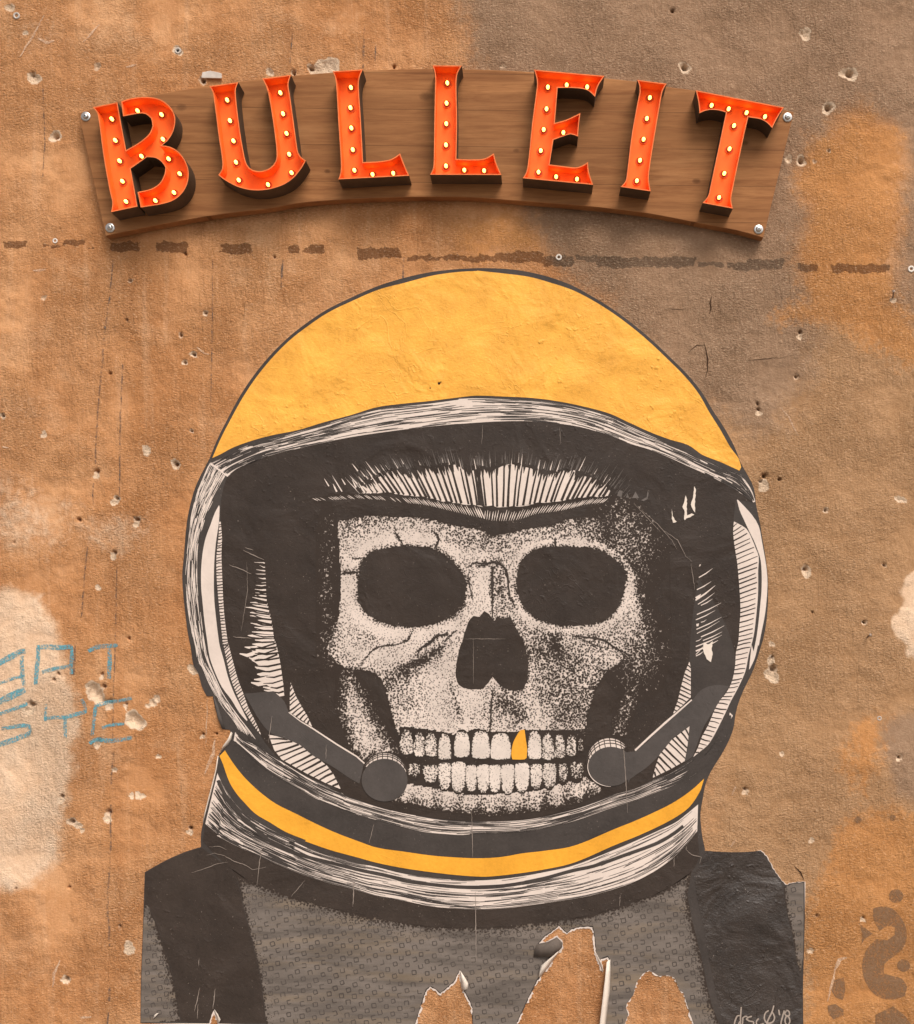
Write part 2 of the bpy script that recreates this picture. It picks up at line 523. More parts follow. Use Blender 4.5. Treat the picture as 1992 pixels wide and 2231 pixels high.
def big_chips():
    c = []   # px, py, radius px, depth mm, drilled core (0 none, 1 hole), pale
    def add(t, *l):
        for X, Y, r, dep, core, pale in l:
            (x, y), = T(t, (X, Y)); c.append((x, y, r * .9, dep, core, pale))
    add('X0', (705,200,10,4,1,.9),(135,310,13,4,0,.9),(128,296,7,6,1,.6),(220,540,12,5,1,.9),(385,262,9,4,0,.5),
        (805,318,9,5,1,.6),(1070,285,8,4,0,.9),(1235,270,9,6,1,.7),(1300,265,22,4,0,.95),(1262,278,14,4,0,.95),
        (1563,265,5,4,1,.3),(1165,288,7,5,1,.5),(736,1008,4,3,1,.3),(1088,1020,4,3,1,.4),(40,30,10,3,0,.6),(100,130,6,2,0,.6))
    add('X1', (862,42,6,4,1,.3),(1390,135,12,5,0,.9),(1375,130,6,5,0,.9),(910,268,12,5,1,.8),(1565,293,15,5,1,.9),
        (1540,290,8,4,0,.9),(1480,428,13,5,1,.8),(1322,630,8,4,0,.8),(1372,638,11,5,1,.7),(1425,640,5,3,0,.5),(1483,597,4,3,1,.7),
        (190,262,6,3,0,.5))
    add('W1', (1070,195,5,3,1,.6),(1690,460,6,3,1,.7),(1043,515,4,3,1,.4),(1487,643,6,3,1,.5),(1593,800,7,4,1,.8),
        (1518,865,6,3,1,.8),(905,955,5,3,1,.3),(797,1765,8,4,1,.3),(790,1795,7,3,0,.95),(1445,1705,10,5,1,.9),(1575,1430,5,3,1,.6),
        (960,1985,7,4,1,.7),(940,2020,7,3,0,.9),(360,335,6,3,0,.5),(360,1460,7,3,0,.8),(1205,1590,11,2,0,.6),(20,1305,6,3,1,.8))
    add('W2', (650,122,6,4,1,.2),(1125,120,8,4,1,.5),(1120,160,7,3,0,.8),(940,395,7,4,1,.4),(930,425,7,3,0,.8),(1060,1100,5,4,1,.1),
        (478,1390,5,4,1,.1),(440,1440,5,4,1,.1),(838,1395,5,4,1,.2),(838,1415,5,3,0,.9),(765,1525,17,9,0,.95),(800,1570,17,9,0,.95),(825,1610,11,7,0,.95),
        (855,1495,6,5,1,.4),(905,1625,9,6,1,.5),(900,1660,8,4,0,.95),(1035,1640,5,4,1,.4),(1030,1660,5,3,0,.9),(1110,1775,20,10,0,.95),
        (258,1645,10,6,1,.2),(240,1690,11,4,0,.95),(815,1945,7,5,1,.3),(800,1970,8,4,0,.95),(1290,1595,8,3,0,.7),(1255,1630,8,3,0,.7),(1215,1655,6,2,0,.6),
        (1670,1890,4,4,1,.2),(1665,1910,4,3,0,.95),(1780,1885,4,4,1,.2),(118,308,3,3,1,.1),(805,680,6,2,0,.8),(1590,1355,11,3,0,.9))
    add('W3', (860,130,5,3,0,.95),(465,330,6,4,1,.3),(455,360,7,3,0,.9),(990,325,6,2,0,.95),(1040,325,8,2,0,.95),(1075,325,5,2,0,.95),
        (540,520,9,5,1,.9),(590,550,7,3,0,.9),(615,585,5,3,0,.9),(820,450,9,5,1,.4),(805,495,9,3,0,.95),(1430,570,6,4,1,.4),(1425,600,6,3,0,.9),
        (520,1012,4,4,1,0),(120,1022,3,3,1,0),(900,1305,4,3,1,.4),(970,1470,13,2,0,.8),(500,1705,8,4,1,.9),(480,1715,6,3,0,.9),(1190,30,5,2,0,.8))
    add('W4', (693,620,6,4,1,.2),(690,655,6,3,0,.9),(660,985,6,3,1,.5),(345,1205,5,3,1,.2),(352,1255,5,4,1,.3),(355,1285,6,2,0,.8),
        (400,1800,9,5,1,.2),(370,1845,6,4,1,.4),(395,1880,12,3,0,.85),(525,1830,6,3,1,.2),(1500,1990,7,3,0,.8),(1540,2000,7,3,0,.8),(1460,355,6,3,0,.9))
    add('W5', (905,45,6,3,1,.7),(738,530,9,5,1,.6),(745,550,11,3,0,.9),(1385,497,5,3,1,.5),(797,885,4,2,1,.2),(1222,968,6,4,1,.7),
        (465,1252,5,4,1,.3),(455,1275,8,3,0,.9),(470,1355,12,6,1,.4),(460,1400,15,4,0,.95),(460,1145,6,2,0,.7))
    add('W6', (222,278,6,4,1,.4),(220,298,6,3,0,.9),(1380,38,7,4,1,.7),(497,12,5,3,0,.9),(1107,1243,4,3,1,.3),(1103,1258,5,2,0,.9),
        (762,1230,4,3,1,.4),(710,1490,7,4,0,.6),(720,660,6,2,0,.8))
    return c

STEP = 3.3
def build_wall(mat):
    xs = np.arange(-60, 2054, STEP); ys = np.arange(-60, 2294, STEP)
    nx, ny = len(xs), len(ys)
    gx, gy = np.meshgrid(xs, ys)
    x, y = gx.ravel().copy(), gy.ravel().copy()
    chips = big_chips()
    # gather vertices towards each chip so that small holes stay round
    for cx, cy, r, dep, core, pale in chips:
        R = max(14.0, r * 2.0)
        i = np.where((abs(x - cx) < R) & (abs(y - cy) < R))[0]
        dx, dy = x[i] - cx, y[i] - cy
        q = np.hypot(dx, dy); k = q < R
        f = np.where(k, (np.maximum(q, 1e-3) / R) ** .45, 1)
        x[i] = cx + dx * f; y[i] = cy + dy * f
    edge = np.clip(np.minimum.reduce([x + 60, xs[-1] - x, y + 60, ys[-1] - y]) / 40, 0, 1)
    h = ((fbm(x, y, 260, 3, 3) - .5) * .0012 + (fbm(x, y, 26, 5, 3) - .5) * .0011) * edge   # metres towards the street
    chipm = np.zeros_like(x)
    for n, (cx, cy, r, dep, core, pale) in enumerate(chips):
        R = r * 1.9
        i = np.where((abs(x - cx) < R) & (abs(y - cy) < R))[0]
        dx, dy = x[i] - cx, y[i] - cy
        ang = np.arctan2(dy, dx)
        rr = r * (1 + .16 * np.sin(2 * ang + n) + .10 * np.sin(3 * ang + n * 2.1) + .06 * np.sin(7 * ang + n * .7))
        q = np.hypot(dx, dy) / rr
        dd = dep * .0017 * np.clip(1 - q * q, 0, 1) ** .75
        if core:
            dd = dd + .016 * sstep(.62, .40, np.hypot(dx, dy + r * .15) / (r * .95))
        h[i] = np.where(q < 1, np.minimum(h[i], -dd * (1 + .1 * (fbm(x[i], y[i], 9, 9, 2) - .5))), h[i])
        chipm[i] = np.maximum(chipm[i], pale * sstep(1.40, 1.0, q) * (1 if not core else sstep(.2, .55, q) if pale > .35 else 0))
    # masks
    gp = np.c_[x, y]
    wob = np.c_[fbm(x, y, 90, 21) - .5, fbm(x, y, 90, 41) - .5] * 70
    gw = gp + wob
    def soft(poly, w):
        d = pdist(gw, poly); s = inside(gw, poly)
        return np.clip(.5 + np.where(s, d, -d) / (2 * w), 0, 1)
    grey = soft([(985,-80),(1015,60),(1030,200),(1120,420),(1160,500),(1200,560),(1290,640),(1380,760),(1500,900),(1640,960),
                 (1760,860),(1780,700),(1750,560),(1770,330),(1830,250),(1880,240),(1960,320),(1955,700),(2100,800),(2100,-80)], 75)
    grey = np.maximum(grey, soft([(1915,1560),(1960,1540),(2100,1500),(2100,1760),(1960,1745),(1915,1640)], 30) * .9)
    orange = soft([(1850,250),(1800,300),(1760,330),(1752,600),(1760,640),(1700,690),(1790,690),(1870,720),(1910,780),(1985,800),
                   (1996,730),(1950,660),(1955,300),(1900,250)], 52)
    orange = np.maximum(orange, soft([(1740,2300),(1740,1960),(1790,1860),(1850,1780),(1920,1760),(2100,1790),(2100,2300)], 40) * .85)
    orange = np.maximum(orange, soft([(1860,1560),(1925,1540),(1925,1640),(1880,1740),(1820,1680)], 40) * .8)
    orange = np.maximum(orange, soft([(960,460),(1120,440),(1175,540),(1180,580),(1000,580)], 40) * .62)
    tan = soft([(1480,640),(1700,600),(2100,720),(2100,2300),(1500,2300),(1500,1500)], 130)
    pale = soft([(-80,1290),(40,1285),(100,1315),(140,1370),(155,1430),(160,1500),(165,1560),(155,1690),(140,1800),(115,1880),(80,1915),(30,1925),(-80,1925)], 30)
    pale = np.maximum(pale, soft([(1980,1245),(1962,1280),(1955,1310),(1965,1370),(1985,1430),(2060,1470),(2060,1230)], 10))
    def blob(cx, cy, rx, ry, v):
        return v * np.exp(-(((gw[:, 0] - cx) / rx) ** 2 + ((gw[:, 1] - cy) / ry) ** 2))
    for b in ((60,1130,150,90,.5),(250,1150,110,60,.5),(20,1060,80,60,.42),(110,80,110,60,.3),(40,880,90,60,.3),(70,2120,120,60,.25),(250,1950,120,110,.25)):
        pale = np.maximum(pale, blob(*b))
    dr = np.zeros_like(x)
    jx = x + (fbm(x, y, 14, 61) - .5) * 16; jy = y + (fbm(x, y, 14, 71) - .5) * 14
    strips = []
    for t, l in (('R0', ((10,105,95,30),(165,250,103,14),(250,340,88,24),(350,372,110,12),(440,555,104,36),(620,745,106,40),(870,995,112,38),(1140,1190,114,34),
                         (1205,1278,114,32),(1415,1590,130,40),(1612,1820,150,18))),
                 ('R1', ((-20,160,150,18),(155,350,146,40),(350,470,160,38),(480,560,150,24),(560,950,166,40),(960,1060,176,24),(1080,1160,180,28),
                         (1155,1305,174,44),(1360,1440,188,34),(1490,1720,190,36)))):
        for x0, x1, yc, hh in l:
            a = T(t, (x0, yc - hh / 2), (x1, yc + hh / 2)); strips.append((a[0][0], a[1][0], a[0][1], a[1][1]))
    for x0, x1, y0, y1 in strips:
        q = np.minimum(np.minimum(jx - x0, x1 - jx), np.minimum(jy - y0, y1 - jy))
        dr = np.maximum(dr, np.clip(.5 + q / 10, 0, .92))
    k = S
    co = np.c_[(x - FX) * k, -h, ZC + (FY - y) * k]
    idx = np.arange(nx * ny).reshape(ny, nx)
    quads = np.stack([idx[:-1, :-1], idx[1:, :-1], idx[1:, 1:], idx[:-1, 1:]], -1).reshape(-1, 4)
    # the rest of the wall: plain skirt out of frame, top, ends and back
    x0, x1 = co[:, 0].min(), co[:, 0].max(); z0, z1 = co[:, 2].min(), co[:, 2].max()
    X0, X1, Z0, Z1, TH = -5.2, 4.8, 0.0, 4.6, .35
    ex = np.array([[X0,0,Z1],[x0,0,Z1],[x1,0,Z1],[X1,0,Z1],[X0,0,z1],[x0,0,z1],[x1,0,z1],[X1,0,z1],
                   [X0,0,z0],[x0,0,z0],[x1,0,z0],[X1,0,z0],[X0,0,Z0],[x0,0,Z0],[x1,0,Z0],[X1,0,Z0],
                   [X0,TH,Z1],[X1,TH,Z1],[X0,TH,Z0],[X1,TH,Z0]])
    b = len(co)
    q = lambda *i: [b + j for j in i]
    eq = [q(0,4,5,1), q(1,5,6,2), q(2,6,7,3), q(4,8,9,5), q(6,10,11,7), q(8,12,13,9), q(9,13,14,10), q(10,14,15,11),
          q(16,18,12,0), q(3,15,19,17), q(17,19,18,16), q(16,0,3,17)]
    co = np.vstack([co, ex]); quads = np.vstack([quads, np.array(eq)])
    me = bpy.data.meshes.new("wall")
    me.vertices.add(len(co)); me.vertices.foreach_set("co", co.astype(np.float32).ravel())
    me.loops.add(len(quads) * 4); me.loops.foreach_set("vertex_index", quads.astype(np.int32).ravel())
    me.polygons.add(len(quads))
    me.polygons.foreach_set("loop_start", np.arange(0, len(quads) * 4, 4, dtype=np.int32))
    sm = np.ones(len(quads), bool); sm[-12:] = False
    me.polygons.foreach_set("use_smooth", sm)
    me.update(calc_edges=True)
    def put(name, *ch):
        a = np.ones((len(co), 4), np.float32)
        for i, c in enumerate(ch):
            a[:, i] = 0; a[:len(c), i] = c
        at = me.attributes.new(name, 'FLOAT_COLOR', 'POINT'); at.data.foreach_set("color", a.ravel())
    put("mask_a", grey, orange, pale)
    put("mask_b", chipm, dr, tan)
    me.materials.append(mat)
    return link("wall", me)

M_wall = wall_material()
wall = build_wall(M_wall)
tag(wall, "old rough plastered wall, stained brown and grey with chips and drill holes", "wall")

m = N("paving"); n1 = m.noise(6, 5); m.base(m.mix(n1, (.16, .14, .12, 1), (.26, .23, .20, 1)))
m.b.inputs["Roughness"].default_value = .9; m.normal(m.bump(m.noise(90, 4), .5, .004))
g = mesh_obj("pavement", [(-40,-60,-.004),(40,-60,-.004),(40,30,-.004),(-40,30,-.004)], [(0,1,2,3)], m.m)
tag(g, kind="structure")

# ---- paint, pencil and cracks on the wall (parts of the wall)
M_blue = paint_mat("blue_chalk_paint", (.12, .37, .44, 1), .50, .13, 200)
M_sten = paint_mat("stencil_paint", (.25, .140, .074, 1), .54, .16, 170)
M_pencil = paint_mat("pencil", (.15, .115, .095, 1), .45, .12, 110)
M_crack = plain("crack_shadow", (.045, .022, .012, 1), .95, 0, .1)
DW = .0011
acc = Acc()
for pts, w in (([(-30,495),(120,410),(285,330),(290,370)],11),([(275,390),(270,500),(280,640),(300,760)],8),([(-30,740),(60,710),(150,675),(290,640)],6),
               ([(310,810),(180,870),(60,930),(-30,970)],13),([(-30,1120),(120,1070),(230,1030),(340,985)],7),([(20,1295),(150,1275),(300,1255),(360,1260),(372,1320),(345,1370)],7),
               ([(375,1355),(250,1400),(120,1450),(-30,1500)],10),
               ([(440,750),(450,640),(462,500),(475,380),(470,290)],8),([(455,285),(600,280),(740,290),(890,275)],9),([(885,270),(890,400),(880,520),(885,620)],7),([(520,595),(640,560),(740,540),(860,520)],7),
               ([(1095,335),(1200,285),(1330,270),(1460,265)],8),([(1355,270),(1360,420),(1355,560),(1350,680)],8),
               ([(572,990),(565,1080),(560,1200)],5),([(545,1170),(680,1155),(820,1150),(960,1110),(1060,1085),(1050,1010),(1010,930)],7),([(812,1130),(805,1260),(812,1410)],6),
               ([(1140,1380),(1160,1240),(1175,1100),(1190,1010),(1330,970),(1480,950),(1635,915)],7),([(1265,1285),(1380,1250),(1540,1235)],6),([(1110,1480),(1190,1430),(1360,1445),(1500,1430),(1640,1405)],8)):
    acc.ribbon(smooth(T('G1', *pts), False, 60, 4), w * 1.25, DW, (.8, 1, .8))
o = acc.build("graffiti", M_blue, wall, None); o["label"] = "faded blue hand-painted characters in two rows"
acc = Acc()
acc.poly(smooth(T('W6', (1185,1170),(1250,1155),(1330,1175),(1400,1250),(1435,1340),(1430,1420),(1380,1500),(1310,1550),(1265,1590),(1265,1660),(1330,1680),(1400,1700),(1440,1760),(1420,1830),(1330,1855),(1230,1840),(1150,1770),(1105,1660),(1105,1560),(1140,1470),(1210,1400),(1290,1410),(1345,1370),(1345,1310),(1290,1300),(1230,1340),(1195,1280),(1180,1220))), DW)
for cx, cy, r in ((1355,1078,55),(1412,1600,50),(1070,505,28),(1330,490,24)):
    acc.poly(T('W6', *[(cx + r * math.cos(a / 14 * math.tau), cy + r * .95 * math.sin(a / 14 * math.tau)) for a in range(14)]), DW)
for p in (((1075,1280),(1110,1310),(1180,1360),(1120,1400),(1095,1440),(1100,1360)),((890,1710),(960,1690),(975,1780),(955,1860),(900,1840),(870,1790)),((840,1900),(900,1890),(960,1930),(960,1975),(885,2005),(845,1950)),
          ((1200,1970),(1330,1905),(1430,1985),(1480,2060),(1200,2060))):
    acc.poly(smooth(T('W6', *p)), DW)
o = acc.build("stencil_ornament", M_sten, wall, None); o["label"] = "brown stencilled scroll with round dots"
acc = Acc()
for t, pts, w in (('W1',((930,20),(905,300),(860,620),(840,900),(810,1200),(790,1500),(785,1700)),4),('W1',((775,1810),(760,1950),(770,2030)),3.5),('W2',((720,350),(705,480),(690,650),(670,920)),3.6),
                  ('W2',((620,1120),(615,1250),(605,1400)),4.5),('W1',((1010,880),(990,1300),(985,1700),(985,2000)),3.5),('W2',((960,520),(955,800),(950,1150),(935,1500),(925,1950)),3.2),
                  ('W3',((850,0),(840,120),(835,240)),4),('W3',((832,390),(830,700),(828,830)),4),('W3',((822,860),(810,1080),(805,1180),(820,1300),(822,1450)),5),('W3',((824,1745),(820,1870)),5.5),('W3',((815,1950),(805,2060)),4),
                  ('X0',((1447,100),(1442,200),(1440,270)),4.5),('X0',((1490,180),(1488,240)),3),('X0',((170,350),(178,560),(170,700)),2.6),('X0',((1160,130),(1150,250)),2.6),('A',((615,20),(605,170)),3.5),('A',((1300,0),(1295,130)),4),('A',((1285,140),(1280,150)),3),
                  ('X0',((1120,1030),(1115,1090)),3),('W1',((1750,20),(1745,700),(1735,1200)),2.4)):
    acc.ribbon(jagged(T(t, *pts), .8, 14, 3, False), w, DW, (.8, 1, .8))
acc.build("pencil_line", M_pencil, wall, None)
acc = Acc()
for t, pts, w in (('X0',((78,225),(120,160),(175,60)),5),('X0',((330,165),(365,130),(395,95)),5),('X0',((150,150),(190,170),(215,160)),8),('X0',((500,265),(540,255)),6),('W3',((395,1760),(410,1660),(450,1560)),7),('W3',((600,1990),(690,1985)),6),
                  ('W1',((270,110),(380,105)),6),('W1',((20,1560),(70,1570)),9),('W1',((1620,740),(1680,790),(1720,800)),5),('W4',((530,1225),(600,1320),(680,1470)),3.5),('W6',((890,1640),(930,1560),(985,1540)),10),('W6',((120,320),(150,250)),5),('W6',((110,710),(150,650)),4),
                  ('I',((325,560),(320,760),(310,1000)),2.5),('I',((400,960),(380,1100),(300,1300)),9),('W6',((840,1870),(880,1720),(900,1600)),6)):
    acc.ribbon(jagged(T(t, *pts), 1.2, 7, 12, False), w, DW + .0002, (.3, 1, .3))
acc.build("scrape", paint_mat("scraped_plaster", (.74, .50, .33, 1), .50, .16, 260), wall, None)
acc = Acc()
for t, pts, w in (('B',((1432,222),(1424,262),(1430,290),(1420,322)),3.6),('B',((1388,480),(1400,520),(1412,580),(1408,640),(1398,682)),2.8),('B',((1395,500),(1350,500),(1300,540)),2),('X0',((148,0),(146,12)),3),
                  ('B',((1180,290),(1300,300)),1.4),('W4',((250,850),(400,835),(560,825)),1.5),('W6',((590,850),(640,900),(665,960)),3)):
    acc.ribbon(jagged(T(t, *pts), .7, 8, 5, False), w, DW, (.2, 1, .2))
acc.build("crack", M_crack, wall, None)

# ------------------------------------------------------------------ the pasted poster
poster = bpy.data.objects.new("poster", None)
col.objects.link(poster)
tag(poster, "torn cut-out paper poster of a skull in a yellow space helmet pasted on the wall", "poster")
D0 = .0016          # back sheet in front of the wall
def dl(n): return D0 + .00030 + n * .00030

right_edge = T('A',(200,1140),(245,1030),(300,920),(370,790),(450,670),(540,560),(640,460),(740,380),(860,300),(1000,230),(1150,165),(1300,118),(1450,85),(1600,68),(1720,62)) + \
    T('B',(150,62),(280,68),(400,85),(520,115),(640,160),(760,225),(880,300),(1000,390),(1100,475),(1200,570),(1300,670),(1380,770),(1440,870),(1500,960),(1560,1070),(1600,1170),(1645,1250),(1672,1310)) + \
    T('D',(1395,450),(1435,640),(1460,800),(1490,980),(1512,1200),(1510,1450),(1490,1650),(1460,1800)) + \
    T('J',(1455,0),(1395,190),(1350,310),(1280,450),(1230,570),(1195,690),(1170,850),(1120,980),(1050,1110),(980,1220),(925,1320),(890,1420),(865,1560),(845,1680),(850,1800),(870,1950),(890,2038)) + \
    T('M',(1080,150),(1200,158),(1330,158),(1420,150))
torn_r = T('M',(1440,165),(1470,205),(1500,265),(1545,325),(1575,360),(1620,345),(1690,340))
right_low = T('M',(1692,560),(1685,800),(1680,1000),(1682,1207),(1682,1290))
torn = [T('M',(1040,1290),(1000,1170),(970,1080),(958,1015),(935,1000),(900,920),(860,905),(800,910),(770,890),(740,875),(700,895),(660,950),(640,1030),(600,1080),(595,1110),(610,1150),(590,1200),(586,1290)),
        T('M',(468,1290),(480,1150),(500,1000),(505,830),(488,800),(448,812),(440,830),(458,892),(415,770),(410,700),(395,615),(330,615),(270,630),(240,655),(190,610),(150,645),(108,672)) +
        T('L',(1560,1020),(1640,1000),(1700,970),(1738,1010),(1735,1040),(1640,1180),(1560,1280),(1500,1400),(1430,1550),(1390,1640)),
        T('L',(1090,1640),(1090,1480),(1060,1410),(1030,1360),(1010,1280),(1000,1205),(960,1290),(900,1340),(860,1375),(830,1350),(790,1325),(760,1345),(740,1400),(710,1500),(680,1592),(668,1640)),
        T('K',(715,1566),(690,1490),(680,1455),(660,1500),(640,1566))]
left_up = T('K',(95,1562),(100,1200),(115,800),(125,500),(130,365),(300,270),(450,205),(575,165)) + \
    T('I',(262,1990),(265,1870),(290,1760),(350,1500),(400,1290),(440,1110),(500,1005),(560,900),(548,862),(475,855),(430,740),(400,640),(380,530),(320,530),(270,430),(235,300),(190,230),(170,130)) + \
    T('C',(180,2000),(160,1850),(130,1700),(105,1500),(85,1300),(78,1130),(95,950),(110,750),(130,580),(170,400),(210,270),(265,150))

def assemble(tear_seed, amp, off):
    pts = smooth(right_edge, False, 42, 10)
    pts += jagged(torn_r, amp, 4, tear_seed, False) + right_low
    for k, t in enumerate(torn):
        q = jagged(t, amp, 3.5, tear_seed + k + 1, False)
        pts += q
    pts += smooth(left_up, False, 42, 12)
    return pts

def shift_out(pts, f):
    """push an outline outwards by f(i) pixels"""
    n = len(pts); out = []
    a = sum(pts[i][0] * pts[(i + 1) % n][1] - pts[(i + 1) % n][0] * pts[i][1] for i in range(n))
    sg = 1 if a > 0 else -1
    for i in range(n):
        p, q, r = pts[i - 1], pts[i], pts[(i + 1) % n]
        dx, dy = r[0] - p[0], r[1] - p[1]; l = math.hypot(dx, dy) or 1
        k = f(i, q)
        out.append((q[0] + sg * dy / l * k, q[1] - sg * dx / l * k))
    return out

ink_outline = assemble(40, 1.0, 0)
tear_pts = np.array([p for t in torn for p in t] + torn_r)
rr = random.Random(5)
def fringe(i, q):
    near = np.min(np.hypot(tear_pts[:, 0] - q[0], tear_pts[:, 1] - q[1])) < 14 and q[1] < 2262
    lim = (.4, 1.8) if q[1] < 1950 and q[0] > 1600 else (1.2, 5.0)
    return rr.uniform(*lim) if near else -.3
paper_outline = shift_out(ink_outline, fringe)
# the sheet itself: white paper with a real edge
po = face_front(paper_outline); n = len(po)
v2, f2 = fill(po); n2 = len(v2)
vs = [P(x, y, D0) for x, y in v2] + [P(x, y, D0) for x, y in po] + [P(x, y, .0002) for x, y in po]
fs = f2 + [(n2 + i, n2 + n + i, n2 + n + (i + 1) % n, n2 + (i + 1) % n) for i in range(n)]
sheet = mesh_obj("paper_sheet", vs, fs, M_paper, poster)
flat("black_print", ink_outline, dl(0) - .0001, M_ink2, poster)

# ---- yellow dome
dome = T('A',(215,1138),(262,1030),(316,925),(385,800),(465,680),(555,570),(655,470),(755,392),(870,315),(1010,247),(1155,185),(1305,145),(1460,105),(1600,85),(1720,78)) + \
    T('B',(100,76),(250,92),(400,112),(520,145),(640,185),(750,240),(870,315),(985,400),(1085,485),(1180,575),(1280,675),(1360,775),(1420,880),(1480,975),(1540,1080),(1585,1140),(1600,1190),(1590,1210)) + \
    T('B',(1480,1160),(1380,1120),(1300,1065),(1200,1035),(1080,990),(960,935),(850,885),(700,845),(550,815),(400,797),(250,790),(100,785)) + \
    T('A',(1610,795),(1450,815),(1300,830),(1150,850),(1000,895),(850,935),(700,980),(550,1010),(440,1040),(330,1080),(260,1118))
helmet = flat("helmet_dome", smooth(dome, True, 42, 9), dl(1), M_yellow, poster)
tag(helmet, "yellow dome of the helmet")
a = Acc()
for x, y, r in ((1500,715,3.2),(1450,742,1.6),(1510,708,1.5)):
    (cx, cy), = T('A', (x, y)); a.poly([(cx + r * math.cos(k), cy + r * math.sin(k)) for k in np.linspace(0, 5.5, 7)], dl(2))
a.build("stain_spot", M_crack, helmet, None)

# ---- top rim
rim_t = smooth(T('A',(200,1172),(260,1140),(340,1100),(450,1055),(560,1030),(700,990),(850,950),(1000,905),(1160,865),(1310,845),(1450,830),(1610,808)) +
               T('B',(0,803),(100,800),(250,805),(400,812),(550,830),(700,860),(850,905),(960,955),(1080,1010),(1200,1060),(1300,1100),(1400,1150),(1520,1205),(1600,1235),(1640,1280),(1668,1335),(1680,1385)), False)
rim_b = smooth(T('A',(300,1245),(350,1205),(440,1165),(540,1125),(700,1085),(850,1050),(1000,1020),(1200,990),(1400,965),(1600,945)) +
               T('B',(0,945),(100,938),(250,930),(400,930),(580,945),(720,970),(860,1015),(980,1060),(1080,1090),(1180,1130),(1300,1185),(1400,1230),(1500,1280),(1600,1340),(1670,1390)), False)
def band_poly(a, b): return list(a) + list(b)[::-1]
rim = flat("helmet_rim", band_poly(rim_t, rim_b), dl(1), M_paper, poster)

def strokes(acc, a, b, n, ln, wd, d, vfn=None, ufn=None, seed=0, keep=None, taper=(.2, 1, .2)):
    """n brush strokes that run along the band between the curves a and b"""
    r = random.Random(seed)
    A = resample(a, 240); B = resample(b, 240)
    L = (plen(a) + plen(b)) / 2
    for k in range(n):
        v = vfn(r) if vfn else r.random()
        u = ufn(r) if ufn else r.random()
        l = r.uniform(*ln) / L
        if keep and not keep(u, v, r): continue
        dv = r.uniform(-.05, .05)
        pts = []
        for q in range(9):
            uu = u + l * (q / 8 - .5)
            if uu < .002 or uu > .998: continue
            f = uu * 239; i = int(f); f -= i; j = min(239, i + 1)
            vv = min(.985, max(.015, v + dv * (q / 8 - .5)))
            pa = A[i] * (1 - f) + A[j] * f; pb = B[i] * (1 - f) + B[j] * f
            pts.append(tuple(pa * (1 - vv) + pb * vv))
        acc.ribbon(pts, r.uniform(*wd), d, taper)

a = Acc()
strokes(a, rim_t, rim_b, 400, (30, 110), (1.1, 1.8), dl(2), seed=1, taper=(.6, 1, .5), keep=lambda u, v, r: r.random() < (1.0 if u < .13 else .85 if v < .7 else .55))
strokes(a, rim_t, rim_b, 70, (20, 50), (2.2, 3.8), dl(2), seed=2, taper=(.8, 1, .6), ufn=lambda r: r.uniform(0, .10) if r.random() < .6 else r.uniform(.9, 1))
strokes(a, rim_t, rim_b, 16, (120, 260), (1.5, 2.1), dl(2), seed=3, vfn=lambda r: r.uniform(.0, .6))
a.build("rim_hatching", M_ink2, rim)

# ---- left rim: dark band with light streaks
lo_o = smooth(T('C',(335,10),(310,60),(255,200),(205,330),(170,450),(142,600),(122,780),(105,950),(96,1130),(100,1300),(120,1480),(150,1680),(185,1850),(215,1990)) + T('I',(255,220),(320,380),(395,530),(470,650),(570,790),(600,860)), False)
lo_i = smooth(T('C',(545,140),(515,170),(465,260),(415,350),(355,480),(300,620),(262,760),(238,900),(232,1050),(232,1250),(246,1400),(266,1550),(295,1750),(335,1950)) + T('I',(375,270),(445,430),(515,560),(615,700),(715,830),(820,970)), False)
a = Acc()
strokes(a, lo_o, lo_i, 300, (18, 60), (1.0, 1.7), dl(1), seed=5, vfn=lambda r: r.uniform(.1, .97), taper=(.5, 1, .4))
strokes(a, lo_o, lo_i, 70, (14, 40), (1.2, 2.2), dl(1), seed=6, taper=(.5, 1, .4), ufn=lambda r: r.uniform(0, .22), vfn=lambda r: r.uniform(.1, .98))
a.build("rim_streak", M_paper, rim)

# ---- visor
visor = list(rim_b) + T('D',(1195,400),(1172,620),(1190,900),(1222,1200),(1235,1500),(1218,1800),(1192,1960)) + \
    T('J',(1184,250),(1145,400),(1085,515),(1010,600),(965,700),(770,1130),(690,1190),(540,1290),(380,1355),(200,1440)) + \
    T('H',(1365,1590),(1200,1655),(1000,1728),(800,1780),(600,1828),(400,1853),(200,1864)) + \
    T('G',(1820,1867),(1500,1859),(1300,1844),(1100,1814),(900,1779),(700,1729),(500,1665),(330,1604),(150,1530)) + \
    T('I',(1640,1455),(1480,1395),(1300,1310),(1060,1165),(985,1100),(860,930),(800,800),(735,640),(680,500),(630,370),(580,190)) + \
    T('C',(555,1960),(520,1750),(494,1550),(478,1350),(470,1150),(465,950),(470,780),(455,480),(480,300))
visor_ob = flat("visor", smooth(visor, True, 30, 12), dl(1), M_visor, poster)

